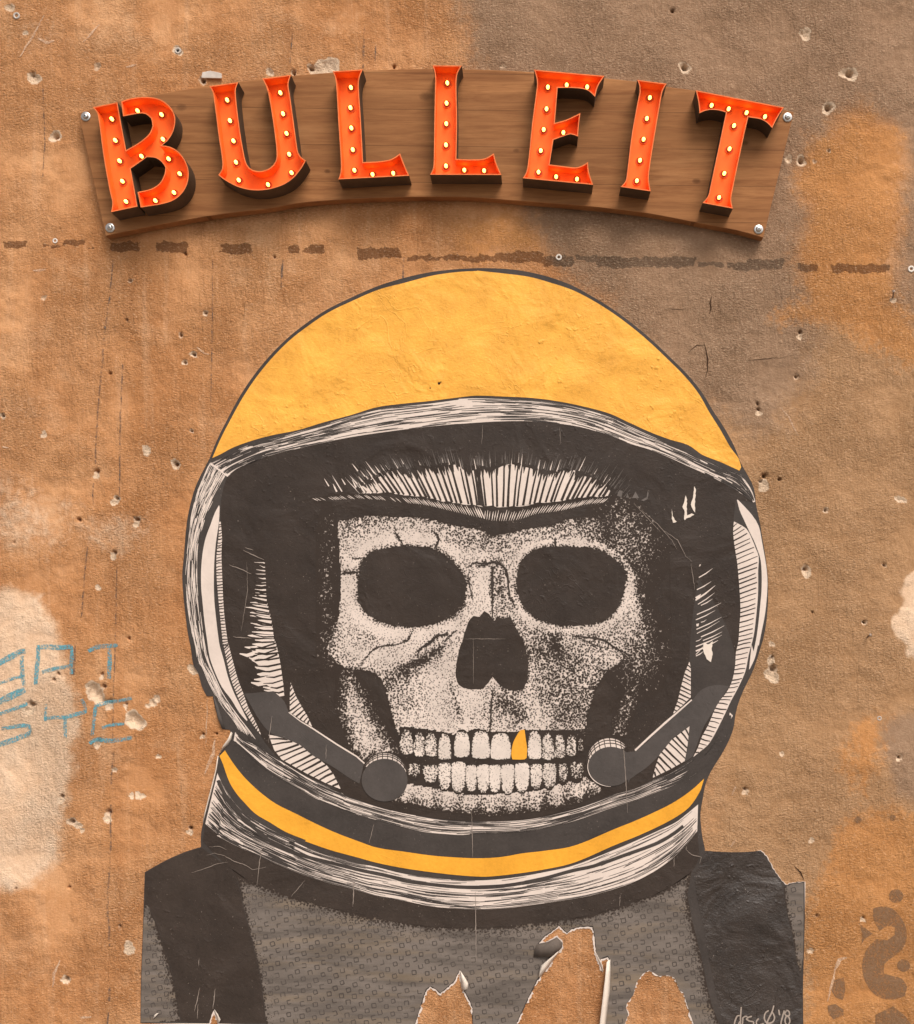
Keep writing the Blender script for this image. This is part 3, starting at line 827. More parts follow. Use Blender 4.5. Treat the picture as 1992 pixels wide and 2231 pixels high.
# ---- left: plain white strip, ladder strip, reflection
def two(name, l, r, d, mat, par=poster):
    return flat(name, band_poly(l, r), d, mat, par)
wl_l = smooth(T('C',(441,455),(400,530),(360,640),(312,770),(283,900),(267,1050),(264,1250),(277,1400),(297,1600),(322,1780)) + T('I',(330,30),(350,150),(400,290),(470,440),(560,560),(640,690),(715,775)), False)
wl_r = smooth(T('C',(447,475),(440,620),(410,830),(395,1000),(390,1200),(395,1400),(415,1600),(440,1800)) + T('I',(450,40),(490,180),(530,340),(590,500),(650,620),(722,765)), False)
two("glass_highlight", wl_l, wl_r, dl(1), M_paper)
ll_l = smooth(T('C',(442,620),(437,750),(417,950),(417,1150),(427,1300),(441,1450),(461,1650),(481,1850)) + T('I',(482,10),(522,200),(562,370),(612,500),(662,620),(732,740),(802,850),(850,908)), False)
ll_r = smooth(T('C',(458,620),(470,780),(465,950),(472,1150),(480,1350),(495,1560),(515,1720),(535,1860)) + T('I',(530,0),(580,190),(630,370),(680,500),(730,640),(790,760),(840,870),(853,905)), False)
ladder = two("hatched_strip", ll_l, ll_r, dl(2), M_paper)
def rungs(acc, l, r, gap, w, d, lo=0, hi=1, tilt=0.0, seed=0, wob=1.2):
    rn = random.Random(seed)
    n = int(plen(l) / gap)
    A = resample(l, 300); B = resample(r, 300)
    for k in range(1, n):
        u = k / n + rn.uniform(-.12, .12) / n
        i = min(299, max(0, int(u * 299))); j = min(299, max(0, int((u + tilt) * 299)))
        p, q = A[i], B[j]
        p2 = p * (1 - lo) + q * lo; h = hi * rn.uniform(.9, 1.02) if hi < 1 else 1
        q2 = p * (1 - h) + q * h
        mid = (p2 + q2) / 2 + np.array([0, rn.uniform(-wob, wob)])
        acc.ribbon([tuple(p2), tuple(mid), tuple(q2)], w * rn.uniform(.75, 1.25), d, (1, .9, .7))
a = Acc(); rungs(a, ll_l, ll_r, 6.6, 2.4, dl(3), tilt=-.004); a.build("rung", M_ink, ladder)

refl_r = smooth(T('C',(889,985),(903,1200),(912,1400),(962,1620),(988,1800),(1022,1950)) + T('I',(1000,0),(1040,170),(1060,300),(1080,470),(1085,575)), False)
refl_l = T('C',(840,960),(800,1110),(780,1200),(790,1280),(850,1330),(720,1440),(770,1550),(780,1630),(770,1700),(790,1790),(830,1880),(850,1990)) + T('I',(780,40),(840,100),(840,220),(900,320),(900,400),(990,480),(1078,575))
a = Acc(); b = Acc()
RA = resample(refl_r, 200); RB = resample(refl_l, 200)
rn = random.Random(8)
for k in range(44):
    u = .03 + .95 * k / 44
    i = int(u * 199)
    ext = rn.uniform(.7, 1.5) * (.25 + .75 * min(1, u * 1.6))
    q = RA[i] + (RB[i] - RA[i]) * ext
    hgt = 10 * (.25 + .75 * min(1, max(0, u - .12) * 2))
    tip = q + np.array([-rn.uniform(4, 20), -rn.uniform(0, 4)])
    a.ribbon([tuple(RA[i]), tuple((RA[i] * .4 + q * .6)), tuple(q), tuple(tip)], hgt * rn.uniform(.7, 1.1), dl(2), (1.1, 1.05, .22))
refl = a.build("glass_reflection", M_paper, visor_ob)
for k in range(27):
    u = .10 + .88 * k / 27; i = int(u * 199)
    q = RA[i] + (RB[i] - RA[i]) * rn.uniform(.9, 1.35)
    b.ribbon([tuple(RA[i]), tuple((RA[i] + q) / 2 + np.array([0, 1.5])), tuple(q + np.array([0, -3]))], rn.uniform(2.8, 4.2), dl(3), (1, 1, .4))
b.build("reflection_hatching", M_visor, visor_ob)

# ---- right: plain strip, ladder, streaks
wr_l = smooth(T('D',(1205,400),(1230,500),(1270,590),(1320,700),(1370,800),(1410,900),(1440,1000),(1450,1150),(1448,1300),(1435,1450),(1420,1600),(1400,1750),(1370,1900)) + T('J',(1350,20),(1325,265)), False)
wr_r = smooth(T('D',(1215,402),(1290,480),(1360,560),(1420,660),(1450,800),(1475,940),(1498,1080),(1507,1220),(1498,1400),(1478,1560),(1450,1700),(1420,1850)) + T('J',(1415,20),(1380,160),(1332,262)), False)
two("glass_highlight", wr_l, wr_r, dl(1), M_paper)
lr_l = smooth(T('D',(1175,620),(1168,720),(1185,880),(1205,1000),(1220,1150),(1235,1350),(1240,1500),(1230,1650),(1220,1800),(1197,1900)) + T('J',(1195,100),(1185,250),(1150,400),(1090,510),(1020,590),(970,700),(920,820),(860,930),(820,1040),(775,1128)), False)
lr_r = smooth(T('D',(1180,618),(1300,690),(1350,780),(1390,880),(1420,960),(1415,1100),(1415,1300),(1405,1450),(1390,1600),(1370,1750),(1330,1900)) + T('J',(1320,130),(1290,280),(1240,400),(1200,480),(1150,570),(1090,700),(1040,800),(990,900),(920,1010),(850,1070),(780,1126)), False)
ladder2 = two("hatched_strip", lr_l, lr_r, dl(2), M_paper)
a = Acc(); rungs(a, lr_l, lr_r, 10.5, 2.6, dl(3), 0, .94, tilt=-.006, seed=2); a.build("rung", M_ink, ladder2)
lad3 = [T('J',(735,190),(690,300),(650,450),(620,580),(575,700)), T('J',(740,200),(750,260),(750,400),(750,540),(590,695))]
lad4 = [T('J',(738,825),(680,870),(560,960),(440,1110),(400,1230),(375,1330)), T('J',(742,830),(720,1000),(705,1090),(690,1170),(550,1250),(380,1333))]
lad5 = [T('I',(1147,395),(1142,480),(1140,560),(1140,690),(1355,830)), T('I',(1150,398),(1200,530),(1250,620),(1310,720),(1360,828))]
lad6 = [T('I',(1070,935),(1240,1010),(1380,1110),(1510,1220),(1570,1300),(1640,1440)), T('I',(930,910),(985,1060),(1060,1155),(1300,1290),(1500,1390),(1635,1445))]
for (l, r), gap, wd, tl in ((lad3, 8.5, 3.2, .02), (lad4, 11, 4.0, .05), (lad5, 9.5, 3.4, -.05), (lad6, 12, 4.2, -.02)):
    o = two("hatched_strip", l, r, dl(2), M_paper)
    a = Acc(); rungs(a, l, r, gap, wd, dl(3), 0, 1, tilt=tl, seed=4); a.build("rung", M_ink, o)
a = Acc()
for p, q, w in (((810,1290),(950,1210),2.2),((797,1395),(990,1250),3.5),((800,1375),(850,1335),6),((820,1435),(985,1320),2),((850,1445),(965,1380),2),((810,1535),(1050,1420),2.2),((800,1588),(990,1495),2),((850,1612),(905,1585),1.6),
                ((805,1682),(1055,1560),2.2),((810,1722),(1035,1600),1.6),((850,1757),(1080,1645),2.4),((800,1800),(860,1770),1.6),((870,1792),(1060,1705),2.2),((800,1852),(1055,1740),2.6),((800,1897),(1020,1790),3.4),((800,1945),(880,1895),2),
                ((830,1170),(965,1080),2.4),((845,1040),(830,1060),2.4),((805,1640),(830,1625),6),((800,1930),(870,1850),1.6)):
    a.ribbon(T('D', p, ((p[0] + q[0]) / 2, (p[1] + q[1]) / 2 + 6), q), w, dl(2), (.9, 1, .2))
a.build("glass_reflection", M_paper, visor_ob)
# ripped slits that bare the paper
for pts in (((785,270),(800,300),(790,440),(792,530),(770,500),(752,450),(770,380)),((700,360),(712,400),(710,510),(715,560),(760,535),(785,550),(745,572),(705,585),(690,605),(680,590),(690,520),(668,470),(685,420)),
            ((560,490),(572,560),(590,600),(612,620),(575,630),(565,590)),((880,1810),(920,1832),(970,1800),(955,1870),(965,1930),(950,2005),(910,1975),(880,1920),(868,1870))):
    flat("torn_slit", jagged(T('D', *pts), .7, 4, 9), dl(6), M_back, poster)

# ---- forehead: radiating strokes
brow = smooth(T('E',(470,520),(700,515),(870,530),(1100,560),(1300,600),(1500,625),(1700,650)) + T('F',(0,637),(200,655),(400,650),(600,620),(800,600),(950,580),(1100,560),(1330,555)), False)
fore_top = T('E',(470,490),(560,400),(650,360),(760,310),(860,290),(960,310),(1060,280),(1150,280),(1250,262),(1340,245),(1420,235),(1500,290),(1600,290),(1700,280)) + T('F',(0,265),(100,285),(200,285),(280,235),(400,250),(500,268),(600,295),(700,325),(800,310),(900,290),(960,300),(1050,345),(1160,380),(1260,430),(1340,510))
CEN = np.array([1090., 1400.])
fore = flat("forehead", jagged(band_poly(fore_top, brow), 2.0, 7, 4), dl(2), M_paper, poster)
a = Acc(); b = Acc()
BR = resample(brow, 400); TP = resample(fore_top, 400)
rn = random.Random(3)
for k in range(50):
    u = (k + .5 + rn.uniform(-.25, .25)) / 50
    p = BR[int(u * 399)]
    v = p - CEN; v /= np.linalg.norm(v)
    top = TP[int(u * 399)]
    ln = max(10, abs(p[1] - top[1])) / max(.5, -v[1])
    e = p + v * ln * rn.uniform(.9, 1.2)
    a.ribbon([tuple(p), tuple((p + e) / 2 + np.array([rn.uniform(-1, 1), 0])), tuple(e)], rn.uniform(3.6, 5.4), dl(3), (1.15, .95, .75))
    if rn.random() < .35: continue
    s = p + v * ln * rn.uniform(.9, 1.05) + np.array([rn.uniform(-3, 3), 0])
    b.ribbon([tuple(s - v * 14), tuple(s), tuple(s + v * rn.uniform(12, 38))], rn.uniform(1.6, 4.0), dl(3), (1.0, .9, .06))
for k in range(150):          # ragged edge where the black eats into the light
    u = rn.random(); top = TP[int(u * 399)]; v = top - CEN; v /= np.linalg.norm(v)
    s = top + v * rn.uniform(0, 8)
    a.ribbon([tuple(s), tuple(s - v * rn.uniform(8, 24))], rn.uniform(3.5, 7.5), dl(3), (1.3, .6, .1))
h = Acc()
for k in range(170):         # dry brush above the light
    u = rn.random(); t0 = TP[int(u * 399)]; v = t0 - CEN; v /= np.linalg.norm(v)
    q0 = t0 + v * rn.uniform(-2, 12)
    h.ribbon([tuple(q0), tuple(q0 + v * rn.uniform(12, 34))], rn.uniform(1.2, 3.4), dl(2), (.6, 1, .1))
for p0, p1, w in (((120,375),(168,452),2.4),((200,345),(298,505),2.4),((208,428),(246,507),3.6),((293,375),(330,437),2.6),((398,385),(437,465),3),((398,228),(455,302),2.6),((458,415),(525,518),4),((472,365),(588,522),4.6),((538,350),(632,517),4.2),((570,328),(692,512),4.4)):
    b.ribbon(T('E', p1, ((p0[0]+p1[0])/2, (p0[1]+p1[1])/2), p0), w, dl(3), (1, .9, .15))
for q in (((1385,545),(1410,490),(1445,500),(1430,560)),((1475,565),(1490,520),(1505,565)),((1535,570),(1570,505),(1605,570)),((1625,590),(1680,560),(1690,500),(1700,520),(1690,580),(1650,600))):
    h.poly(T('F', *q), dl(4))
for k in range(70):
    u = rn.choice((rn.uniform(0, .25), rn.uniform(.8, 1))); t0 = TP[int(u * 399)] + np.array([rn.uniform(-85, 0) if u < .5 else rn.uniform(0, 60), rn.uniform(-10, 30)])
    v = t0 - CEN; v /= np.linalg.norm(v)
    h.ribbon([tuple(t0), tuple(t0 + v * rn.uniform(8, 26))], rn.uniform(1.2, 3.0), dl(2), (.4, 1, .1))
h.build("dry_brush", print_mat("dry_brush_ink", (.15, .125, .11, 1), .2), fore)
a.build("brow_hatching", M_visor, fore); b.build("hair_stroke", M_paper, fore)
a = Acc()
bl = resample(smooth(T('E',(0,585),(250,570),(480,560),(740,575),(870,590),(1100,610),(1300,650),(1500,690),(1700,730)) + T('F',(0,710),(150,745),(300,750),(450,735),(600,690),(800,670),(950,645),(1100,610),(1280,595)), False), 400)
for k in range(120):
    u = (k + .5) / 120; p = bl[int(u * 399)]
    v = p - CEN; v /= np.linalg.norm(v)
    amp = 7 + 8 * math.exp(-((u - .62) / .3) ** 2)
    if u < .3 and rn.random() < .35: continue
    sl = np.array([v[0] * 1.3 - (.25 if u < .6 else -.25), v[1]])
    a.ribbon([tuple(p - sl * amp * .7), tuple(p), tuple(p + sl * amp * rn.uniform(.5, 1))], rn.uniform(1.3, 2.5) * (.7 if u < .3 else 1), dl(2), (.3, 1, .3))
a.build("brow_fringe", M_paper, fore)

# ---- skull
eye_l = smooth(T('E',(455,1470),(465,1330),(500,1200),(560,1130),(680,1080),(850,1050),(1000,1045),(1150,1060),(1280,1110),(1400,1200),(1480,1300),(1530,1400),(1520,1520),(1490,1640),(1400,1730),(1250,1800),(1050,1845),(900,1840),(720,1810),(580,1740),(480,1640)))
eye_r = smooth(T('F',(395,1330),(440,1190),(520,1110),(650,1060),(850,1050),(1050,1060),(1200,1090),(1330,1150),(1420,1230),(1480,1340),(1460,1440),(1440,1530),(1390,1650),(1290,1760),(1100,1820),(850,1830),(700,1800),(560,1740),(460,1640),(400,1500)))
nose = smooth(T('E',(1490,2000),(1520,1880),(1560,1780),(1600,1740),(1660,1745),(1710,1690),(1760,1720),(1800,1785)) + T('F',(175,1785),(200,1740),(250,1765),(330,1740),(370,1830),(420,1920),(458,2000)) +
              T('H',(480,150),(500,250),(505,380),(490,480),(460,555),(380,570),(270,545),(200,490),(150,430)) + T('G',(1740,500),(1700,545),(1600,555),(1500,540),(1440,480),(1425,380),(1440,250),(1480,100)), True, 50)
face = T('E',(250,800),(400,765),(600,735),(800,750),(1000,748),(1200,785),(1400,835),(1600,870),(1750,900)) + T('F',(60,905),(150,940),(300,915),(450,885),(600,855),(750,832),(900,770),(1100,740),(1215,765),(1260,850),(1255,1000),(1330,1065),(1450,1130),(1530,1250),(1592,1350),(1582,1480),(1625,1650),(1680,1780),(1705,1900),(1690,2000)) + \
    T('H',(1600,130),(1480,240),(1350,340),(1290,385),(1220,475),(1160,600),(1110,760),(1080,930),(1062,1150),(1000,1220),(600,1255),(200,1250)) + T('G',(1820,1250),(1500,1230),(1200,1230),(1000,1215),(885,1200),(868,1010),(820,920),(790,800),(760,680),(730,560),(680,450),(600,390),(480,362),(330,345),(230,290),(168,200),(150,80)) + \
    T('E',(180,1990),(215,1900),(260,1750),(276,1600),(285,1400),(275,1200),(262,1000))
jaw = T('G',(905,1480),(1200,1530),(1500,1590),(1820,1600)) + T('H',(200,1590),(600,1555),(900,1470),(1060,1400),(1160,1480),(1250,1540),(1200,1600),(1000,1690),(600,1770),(200,1812)) + T('G',(1820,1815),(1500,1795),(1200,1745),(950,1690),(760,1680),(880,1600))
ramus_l = T('G',(345,420),(420,520),(495,630),(545,750),(590,850),(650,960),(710,1050),(800,1150),(720,1200),(600,1200),(500,1250),(430,1150),(370,1010),(340,880),(310,740),(330,600))
ramus_r = T('H',(1480,460),(1640,480),(1600,640),(1560,800),(1500,920),(1480,1030),(1330,1010),(1340,860),(1400,720),(1440,600))
mouth = T('G',(868,925),(1000,940),(1120,950),(1300,985),(1400,1005),(1600,960)) + T('H',(-20,945),(130,985),(330,985),(500,960),(650,965),(1000,960),(1062,1000),(1090,1280),(1060,1390),(900,1460),(600,1550),(200,1590)) + T('G',(1820,1600),(1500,1590),(1200,1520),(940,1470),(880,1250))

def blobf(p, cx, cy, rx, ry, rot=0):
    c, s = math.cos(math.radians(rot)), math.sin(math.radians(rot))
    dx, dy = p[:, 0] - cx, p[:, 1] - cy
    u = (dx * c + dy * s) / rx; v = (-dx * s + dy * c) / ry
    return np.exp(-(u * u + v * v))

def line_blend(p, pts, w):
    return np.exp(-(pdist(p, pts, False) / w) ** 2)

BONE_LINES = (('G',((480,330),(520,260),(570,200),(640,140),(720,125),(860,105),(950,60),(985,0)),2.2),('G',((1040,220),(1080,150),(1160,100),(1240,30),(1330,5)),5),('E',((930,2000),(970,1950),(990,1890)),2.0),('E',((1320,1990),(1380,1930),(1430,1880)),2),
                      ('E',((820,890),(845,950),(880,1000),(900,1030)),3.2),('E',((1190,890),(1240,930),(1255,980),(1230,1070)),3.5),('F',((775,970),(775,1060)),4.5),('E',((400,1165),(440,1170),(530,1160)),2),
                      ('E',((300,1310),(380,1310),(470,1300)),5),('E',((1560,1250),(1600,1215),(1700,1220),(1820,1200)),3.4),('F',((0,1235),(80,1235),(150,1205),(200,1215),(270,1260),(300,1340),(310,1450),(330,1560),(370,1640)),4.2),
                      ('E',((1560,1290),(1550,1360),(1570,1470),(1590,1570)),2.2),('F',((148,1250),(150,1400),(150,1560)),5.5),('F',((148,1560),(150,1700),(160,1780)),2.6),('H',((155,560),(140,700),(135,850),(130,980)),3.2),
                      ('H',((950,30),(1100,40),(1260,70),(1360,140),(1480,200),(1520,240)),4),('H',((1000,40),(1180,120),(1300,150)),2))
def skull_ink(p):
    x, y = p[:, 0], p[:, 1]
    ink = np.full(len(p), 1.0)
    # dotted fringe outside the bone
    df = pdist(p, face); ins = inside(p, face)
    side = np.maximum(sstep(735, 722, x), sstep(1300, 1340, x) * sstep(1470, 1430, y))
    fr = 1 - .10 * np.exp(-(df / 20) ** 2) * side
    ink = np.minimum(ink, fr)
    right = sstep(1060, 1290, x)
    ink = np.minimum(ink, 1 - .22 * blobf(p, 1365, 1180, 55, 75) )
    ink = np.minimum(ink, 1 - .20 * blobf(p, 1390, 1420, 45, 60) )
    ink = np.minimum(ink, 1 - .09 * blobf(p, 712, 1270, 16, 120))
    base = .30 + .27 * right + .12 * (fbm(x, y, 60, 91) - .5)
    base = base + (.55 - .25 * sstep(1440, 1480, y)) * np.exp(-df / (10 + 5 * right)) 
    B = [  # cx, cy, rx, ry, rot, target, weight
        (770,1132,80,16,-4,.62,.9),(735,1160,26,30,0,.5,.8),(705,1420,14,40,0,.72,.8),(735,1425,50,10,20,.5,.6),(850,1560,14,40,-8,.6,.8),(790,1147,60,22,-6,.46,.8),(735,1200,24,45,0,.40,.7),(905,1145,70,16,6,.34,.7),(1010,1165,50,26,10,.55,.8),(1075,1180,60,20,0,.55,.8),(1100,1210,40,26,0,.40,.6),
        (880,1172,75,14,4,.10,.8),(800,1195,40,20,-28,.12,.8),(1035,1212,60,12,8,.14,.8),(1180,1165,70,20,-8,.46,.8),(1262,1148,60,24,-4,.55,.9),(1240,1184,60,6,4,.16,.85),(1170,1196,50,9,-12,.34,.7),
        (1050,1290,20,64,0,.10,.9),(1090,1285,13,52,-6,.72,.9),(1110,1330,18,18,30,.35,.8),(1040,1345,24,30,0,.12,.8),
        (1060,1225,34,7,0,.8,.7),
        (745,1290,14,70,0,.12,.85),(790,1345,36,14,35,.15,.8),(900,1372,70,9,2,.14,.8),(985,1345,24,36,30,.26,.7),(800,1393,28,16,0,.44,.8),(722,1375,22,30,0,.52,.8),(712,1410,22,26,0,.66,.8),
        (800,1430,60,18,10,.12,.8),(860,1420,40,14,-10,.14,.7),
        (905,1446,66,13,-28,.86,.95),(950,1420,30,9,-40,.80,.8),(880,1475,44,16,-30,.62,.9),(860,1490,26,40,10,.52,.8),(885,1530,34,42,0,.46,.9),(940,1500,20,40,-10,.28,.7),
        (960,1470,34,40,0,.14,.85),(945,1560,40,26,0,.16,.8),(985,1500,9,18,-10,.6,.9),(996,1540,9,26,-16,.72,.95),(1030,1540,24,40,0,.08,.9),(1012,1510,10,30,0,.16,.7),
        (1055,1545,9,40,2,.40,.9),(1000,1570,40,16,0,.12,.7),(1030,1560,5,22,4,.5,.8),
        (1098,1530,28,34,0,.74,.95),(1085,1572,18,14,0,.25,.8),(1130,1555,22,30,0,.72,.9),(1170,1530,6,52,-4,.06,1),(1170,1575,18,16,0,.14,.9),(1158,1480,12,30,14,.16,.8),
        (1185,1400,45,40,0,.70,.8),(1222,1440,60,36,0,.74,.8),(1200,1500,50,40,0,.70,.8),(1230,1545,30,40,0,.72,.8),(1215,1500,8,36,0,.36,.8),(1260,1560,24,30,0,.60,.7),(1255,1580,30,10,0,.30,.7),
        (1211,1402,11,20,-15,1,1),(1238,1395,4,34,2,.08,1),(1285,1425,60,16,12,.40,.85),(1330,1415,40,22,0,.34,.8),(1345,1440,24,12,30,.36,.8),(1290,1455,44,12,-20,.42,.7),
        (1375,1320,22,60,8,.24,.85),(1350,1370,30,18,-35,.34,.8),(1290,1385,70,14,-4,.48,.7),(1390,1400,30,40,0,.58,.8),(1240,1370,40,10,6,.34,.6),(1160,1385,40,30,40,.40,.6),
    ]
    for cx, cy, rx, ry, rot, tv, w in sorted(B, key=lambda q: q[5]):
        k = w * blobf(p, cx, cy, rx, ry, rot)
        base = base * (1 - k) + (tv * 1.08 + .07) * k
    base = base + .62 * np.exp(-pdist(p, eye_l) / 5) - .20 * np.exp(-((pdist(p, eye_l) - 17) / 9) ** 2) * (x < 1000) + .50 * np.exp(-pdist(p, eye_r) / 4) - .36 * np.exp(-((pdist(p, eye_r) - 11) / 8) ** 2) * (x > 1130) + .3 * np.exp(-pdist(p, nose) / 4) * (x > 1085)
    base = base + (fbm(x, y, 24, 77, 3) - .5) * (.16 + .12 * right)
    ink = np.where(ins, np.minimum(ink, np.clip(base, .03, .97)), ink)
    # cheekbone suture lines and cracks
    for t, pts, w in BONE_LINES:
        k = .8 * line_blend(p, T(t, *pts), w * 1.6)
        ink = np.maximum(ink, np.where(ins, k, 0))
    # mouth gap behind the teeth
    im = inside(p, mouth)
    ink = np.where(im, 1.0, ink)
    # jaw
    ij = inside(p, jaw); dj = pdist(p, jaw)
    yj = y - (1732 - 14 * np.abs((x - 1060) / 190) ** 2 * 1.0)
    vj = .26 + .62 * np.clip(yj / 44, 0, 1) + .14 * np.sin(x / 7.5) + .25 * sstep(1120, 1300, x) + .35 * np.exp(-dj / 5) * (yj > 4)
    ink = np.where(ij & ~im, np.clip(vj + (fbm(x, y, 16, 31, 2) - .5) * .3, .1, .93), ink)
    i1 = inside(p, ramus_l); d1 = pdist(p, ramus_l)
    ink = np.where(i1, np.clip(.36 + .5 * np.exp(-d1 / 9) + (fbm(x, y, 20, 13) - .5) * .2, 0, 1), ink)
    i2 = inside(p, ramus_r); d2 = pdist(p, ramus_r)
    ink = np.where(i2, np.minimum(ink, np.clip(.86 + .1 * np.exp(-d2 / 8), 0, 1)), ink)
    ink = np.minimum(ink, np.where(~ins & ~ij & ~im, 1 - .16 * np.exp(-(d1 / 13) ** 2), 1))
    return ink

sk_out = [(688,1090),(1100,1105),(1380,1075),(1460,1180),(1465,1440),(1400,1640),(1330,1740),(1200,1770),(1060,1783),(940,1772),(850,1748),(790,1700),(735,1560),(688,1440)]
skull = grid_poly("skull", sk_out, dl(2), M_bone, poster, skull_ink, 3.4, drop=.992)
skull["label"] = "stippled white skull face"
flat("eye_socket", jagged(eye_l, .9, 4, 2), dl(3), M_visor, skull)
flat("eye_socket", jagged(eye_r, .9, 4, 3), dl(3), M_visor, skull)
flat("nose_opening", jagged(nose, .6, 4, 4), dl(3), M_visor, skull)
a = Acc()
for t, pts, w in BONE_LINES:
    a.ribbon(jagged(smooth(T(t, *pts), False, 70, 5), .5, 4, 6, False), w * 1.15, dl(4), (.3, 1.1, .35))
a.build("bone_line", M_ink, skull)
# glint beads on the rim of the right socket
a = Acc()
for X, Y, r in ((1318,1085,2.6),(1345,1105,3.2),(1402,1128,2.4),(1435,1160,2.6),(1505,1300,2.8),(1503,1342,2.8),(1532,1380,3.4)):
    (cx, cy), = T('F', (X, Y)); a.poly([(cx + r * math.cos(k), cy + r * math.sin(k)) for k in np.linspace(0, 5.5, 8)], dl(4))
a.build("bead", M_paper, skull)

def tooth_shape(x0, x1, yt, yb, upper, seed):
    r = random.Random(seed)
    w = x1 - x0; h = yb - yt
    pr = [(.30,0),(.68,.0),(.88,.16),(.97,.42),(1.0,.74),(.95,.96),(.72,1.0),(.28,1.0),(.05,.95),(0,.74),(.04,.42),(.12,.16)]
    if not upper: pr = [(a, 1 - b) for a, b in pr]
    return smooth([(x0 + w * a + r.uniform(-.5, .5), yt + h * b + r.uniform(-.6, .6)) for a, b in pr], True, 60, 3)

def tooth(t, x0, x1, yt, yb, upper, dark, seed, gold=False):
    (a0, b0), (a1, b1) = T(t, (x0 - 5, yt), (x1 + 4, yb))
    sh = tooth_shape(a0, a1, b0, b1, upper, seed)
    if gold:
        o = flat("tooth", smooth(T('H',(430,958),(470,955),(482,1050),(495,1140),(490,1235),(470,1250),(350,1250),(338,1200),(355,1090),(400,1000)), True, 50, 4), dl(4), M_stripe, skull)
        o["label"] = "gold tooth in the upper row"
        return
    def ink(p):
        e = pdist(p, sh)
        rt = (p[:, 1] - b0) / (b1 - b0)
        if not upper: rt = 1 - rt
        return dark + .5 * np.exp(-e / 1.8) + .75 * np.exp(-rt / .16)
    grid_poly("tooth", sh, dl(4), M_tooth, skull, ink, 3.0)
k = 0
for t, l in (('G', ((870,1000,930,1200,.45),(1010,1120,955,1225,.38),(1122,1240,965,1222,.36),(1255,1378,985,1252,.12),(1412,1560,958,1228,.02),(1588,1762,958,1242,.0))),
             ('H', ((135,332,978,1250,.0),(505,636,958,1246,.05),(645,757,968,1256,.32),(766,872,968,1242,.42),(880,990,978,1222,.5),(990,1060,1000,1180,.7)))):
    for x0, x1, y0, y1, dk in l:
        tooth(t, x0, x1, y0, y1, True, dk, k); k += 1
tooth('H', 340, 495, 955, 1250, True, 0, 99, True)
for t, l in (('G', ((945,1082,1280,1450,.62),(1100,1246,1305,1500,.40),(1256,1376,1285,1565,.2),(1384,1522,1275,1595,.10),(1526,1632,1305,1585,.06),(1640,1756,1300,1592,.05))),
             ('H', ((120,232,1300,1592,.04),(240,366,1298,1602,.03),(374,514,1285,1585,.02),(530,642,1298,1560,.18),(652,782,1285,1552,.26),(800,902,1280,1505,.5),(912,1060,1270,1480,.68)))):
    for x0, x1, y0, y1, dk in l:
        tooth(t, x0, x1, y0, y1, False, dk, k); k += 1

# ---- headset: earpieces, arms, microphones
arm_l = T('I',(690,505),(980,480),(1085,580),(1140,700),(1270,795),(1400,885),(1600,1015),(1812,1145)) + T('G',(515,1290)) + T('G',(470,1490),(380,1440),(200,1320),(0,1205)) + T('I',(1240,1010),(1125,960),(960,900),(850,780))
hl = flat("microphone_arm", smooth(arm_l, True, 30), dl(4), M_grey, poster)
ear_r = T('D',(738,2030),(752,1700),(798,1340),(830,1180),(1000,1450),(1120,1700),(1190,1960)) + T('J',(1182,250),(1130,430),(1050,545),(900,640),(760,575),(752,400),(752,260))
flat("earpiece", smooth(ear_r, True, 30), dl(1) + .00012, print_mat("earpiece_ink", (.056, .045, .039, 1), .2), poster)
arm_r = T('J',(1130,430),(1050,550),(985,660),(880,830),(770,1125),(692,1180),(720,1000),(738,826),(560,960),(440,1110),(330,1220),(150,1350)) + T('H',(1500,1480),(1440,1180),(1570,1170),(1700,1065)) + T('J',(350,925),(500,795),(760,575),(850,470),(980,420))
hr = flat("microphone_arm", smooth(arm_r, True, 30), dl(4), M_grey, poster)
a = Acc(); a.ribbon(T('I',(1130,690),(1250,780),(1360,845),(1600,1003),(1800,1125)) + T('G',(520,1290)), 3.4, dl(5), (.5, 1, .9)); a.build("edge_highlight", M_paper, hl, None)
a = Acc(); a.ribbon(T('J',(760,565),(640,670),(500,790),(350,925),(200,1065)), 4.5, dl(5), (.6, 1, .9)); a.build("edge_highlight", M_paper, hr, None)
def ell(t, cx, cy, rx, ry, a0=0, a1=360, n=40):
    return T(t, *[(cx + rx * math.cos(math.radians(a)), cy + ry * math.sin(math.radians(a))) for a in np.linspace(a0, a1, n)])
def mic(t, cx, cy, rx, ry, cap, spokes):
    o = flat("microphone", ell(t, cx, cy, rx, ry, 0, 351, 40), dl(7), M_grey, poster)
    ax, ay, brx, bry, a0, a1 = cap
    flat("mesh_cap", ell(t, ax, ay, brx, bry, a0, a1, 30), dl(5), M_paper, o)
    q = Acc()
    for k in (.40, .72):
        q.ribbon(ell(t, cx + (ax - cx) * k, cy + (ay - cy) * k, rx + (brx - rx) * k, ry + (bry - ry) * k, a0, a1, 24), 1.9, dl(6), (1, 1, 1))
    q.ribbon(ell(t, ax, ay, brx, bry, a0, a1, 24), 2.6, dl(6), (1, 1, 1))
    for a in np.linspace(a0 + 8, a1 - 8, spokes):
        q.ribbon([ell(t, cx, cy, rx * .97, ry * .97, a, a + 1, 2)[0], ell(t, ax, ay, brx, bry, a, a + 1, 2)[0]], 1.8, dl(6), (1, 1, 1))
    q.build("mesh_wire", M_ink, o, None)
mic('G', 720, 1455, 228, 212, (722, 1420, 232, 238, 205, 350), 11)
mic('H', 1325, 1320, 225, 195, (1310, 1270, 225, 236, 175, 322), 10)
a = Acc(); a.ribbon(ell('H', 1325, 1320, 229, 199, 90, 190, 20), 2.0, dl(7), (.3, 1, .6)); a.build("edge_highlight", M_paper, hr, None)

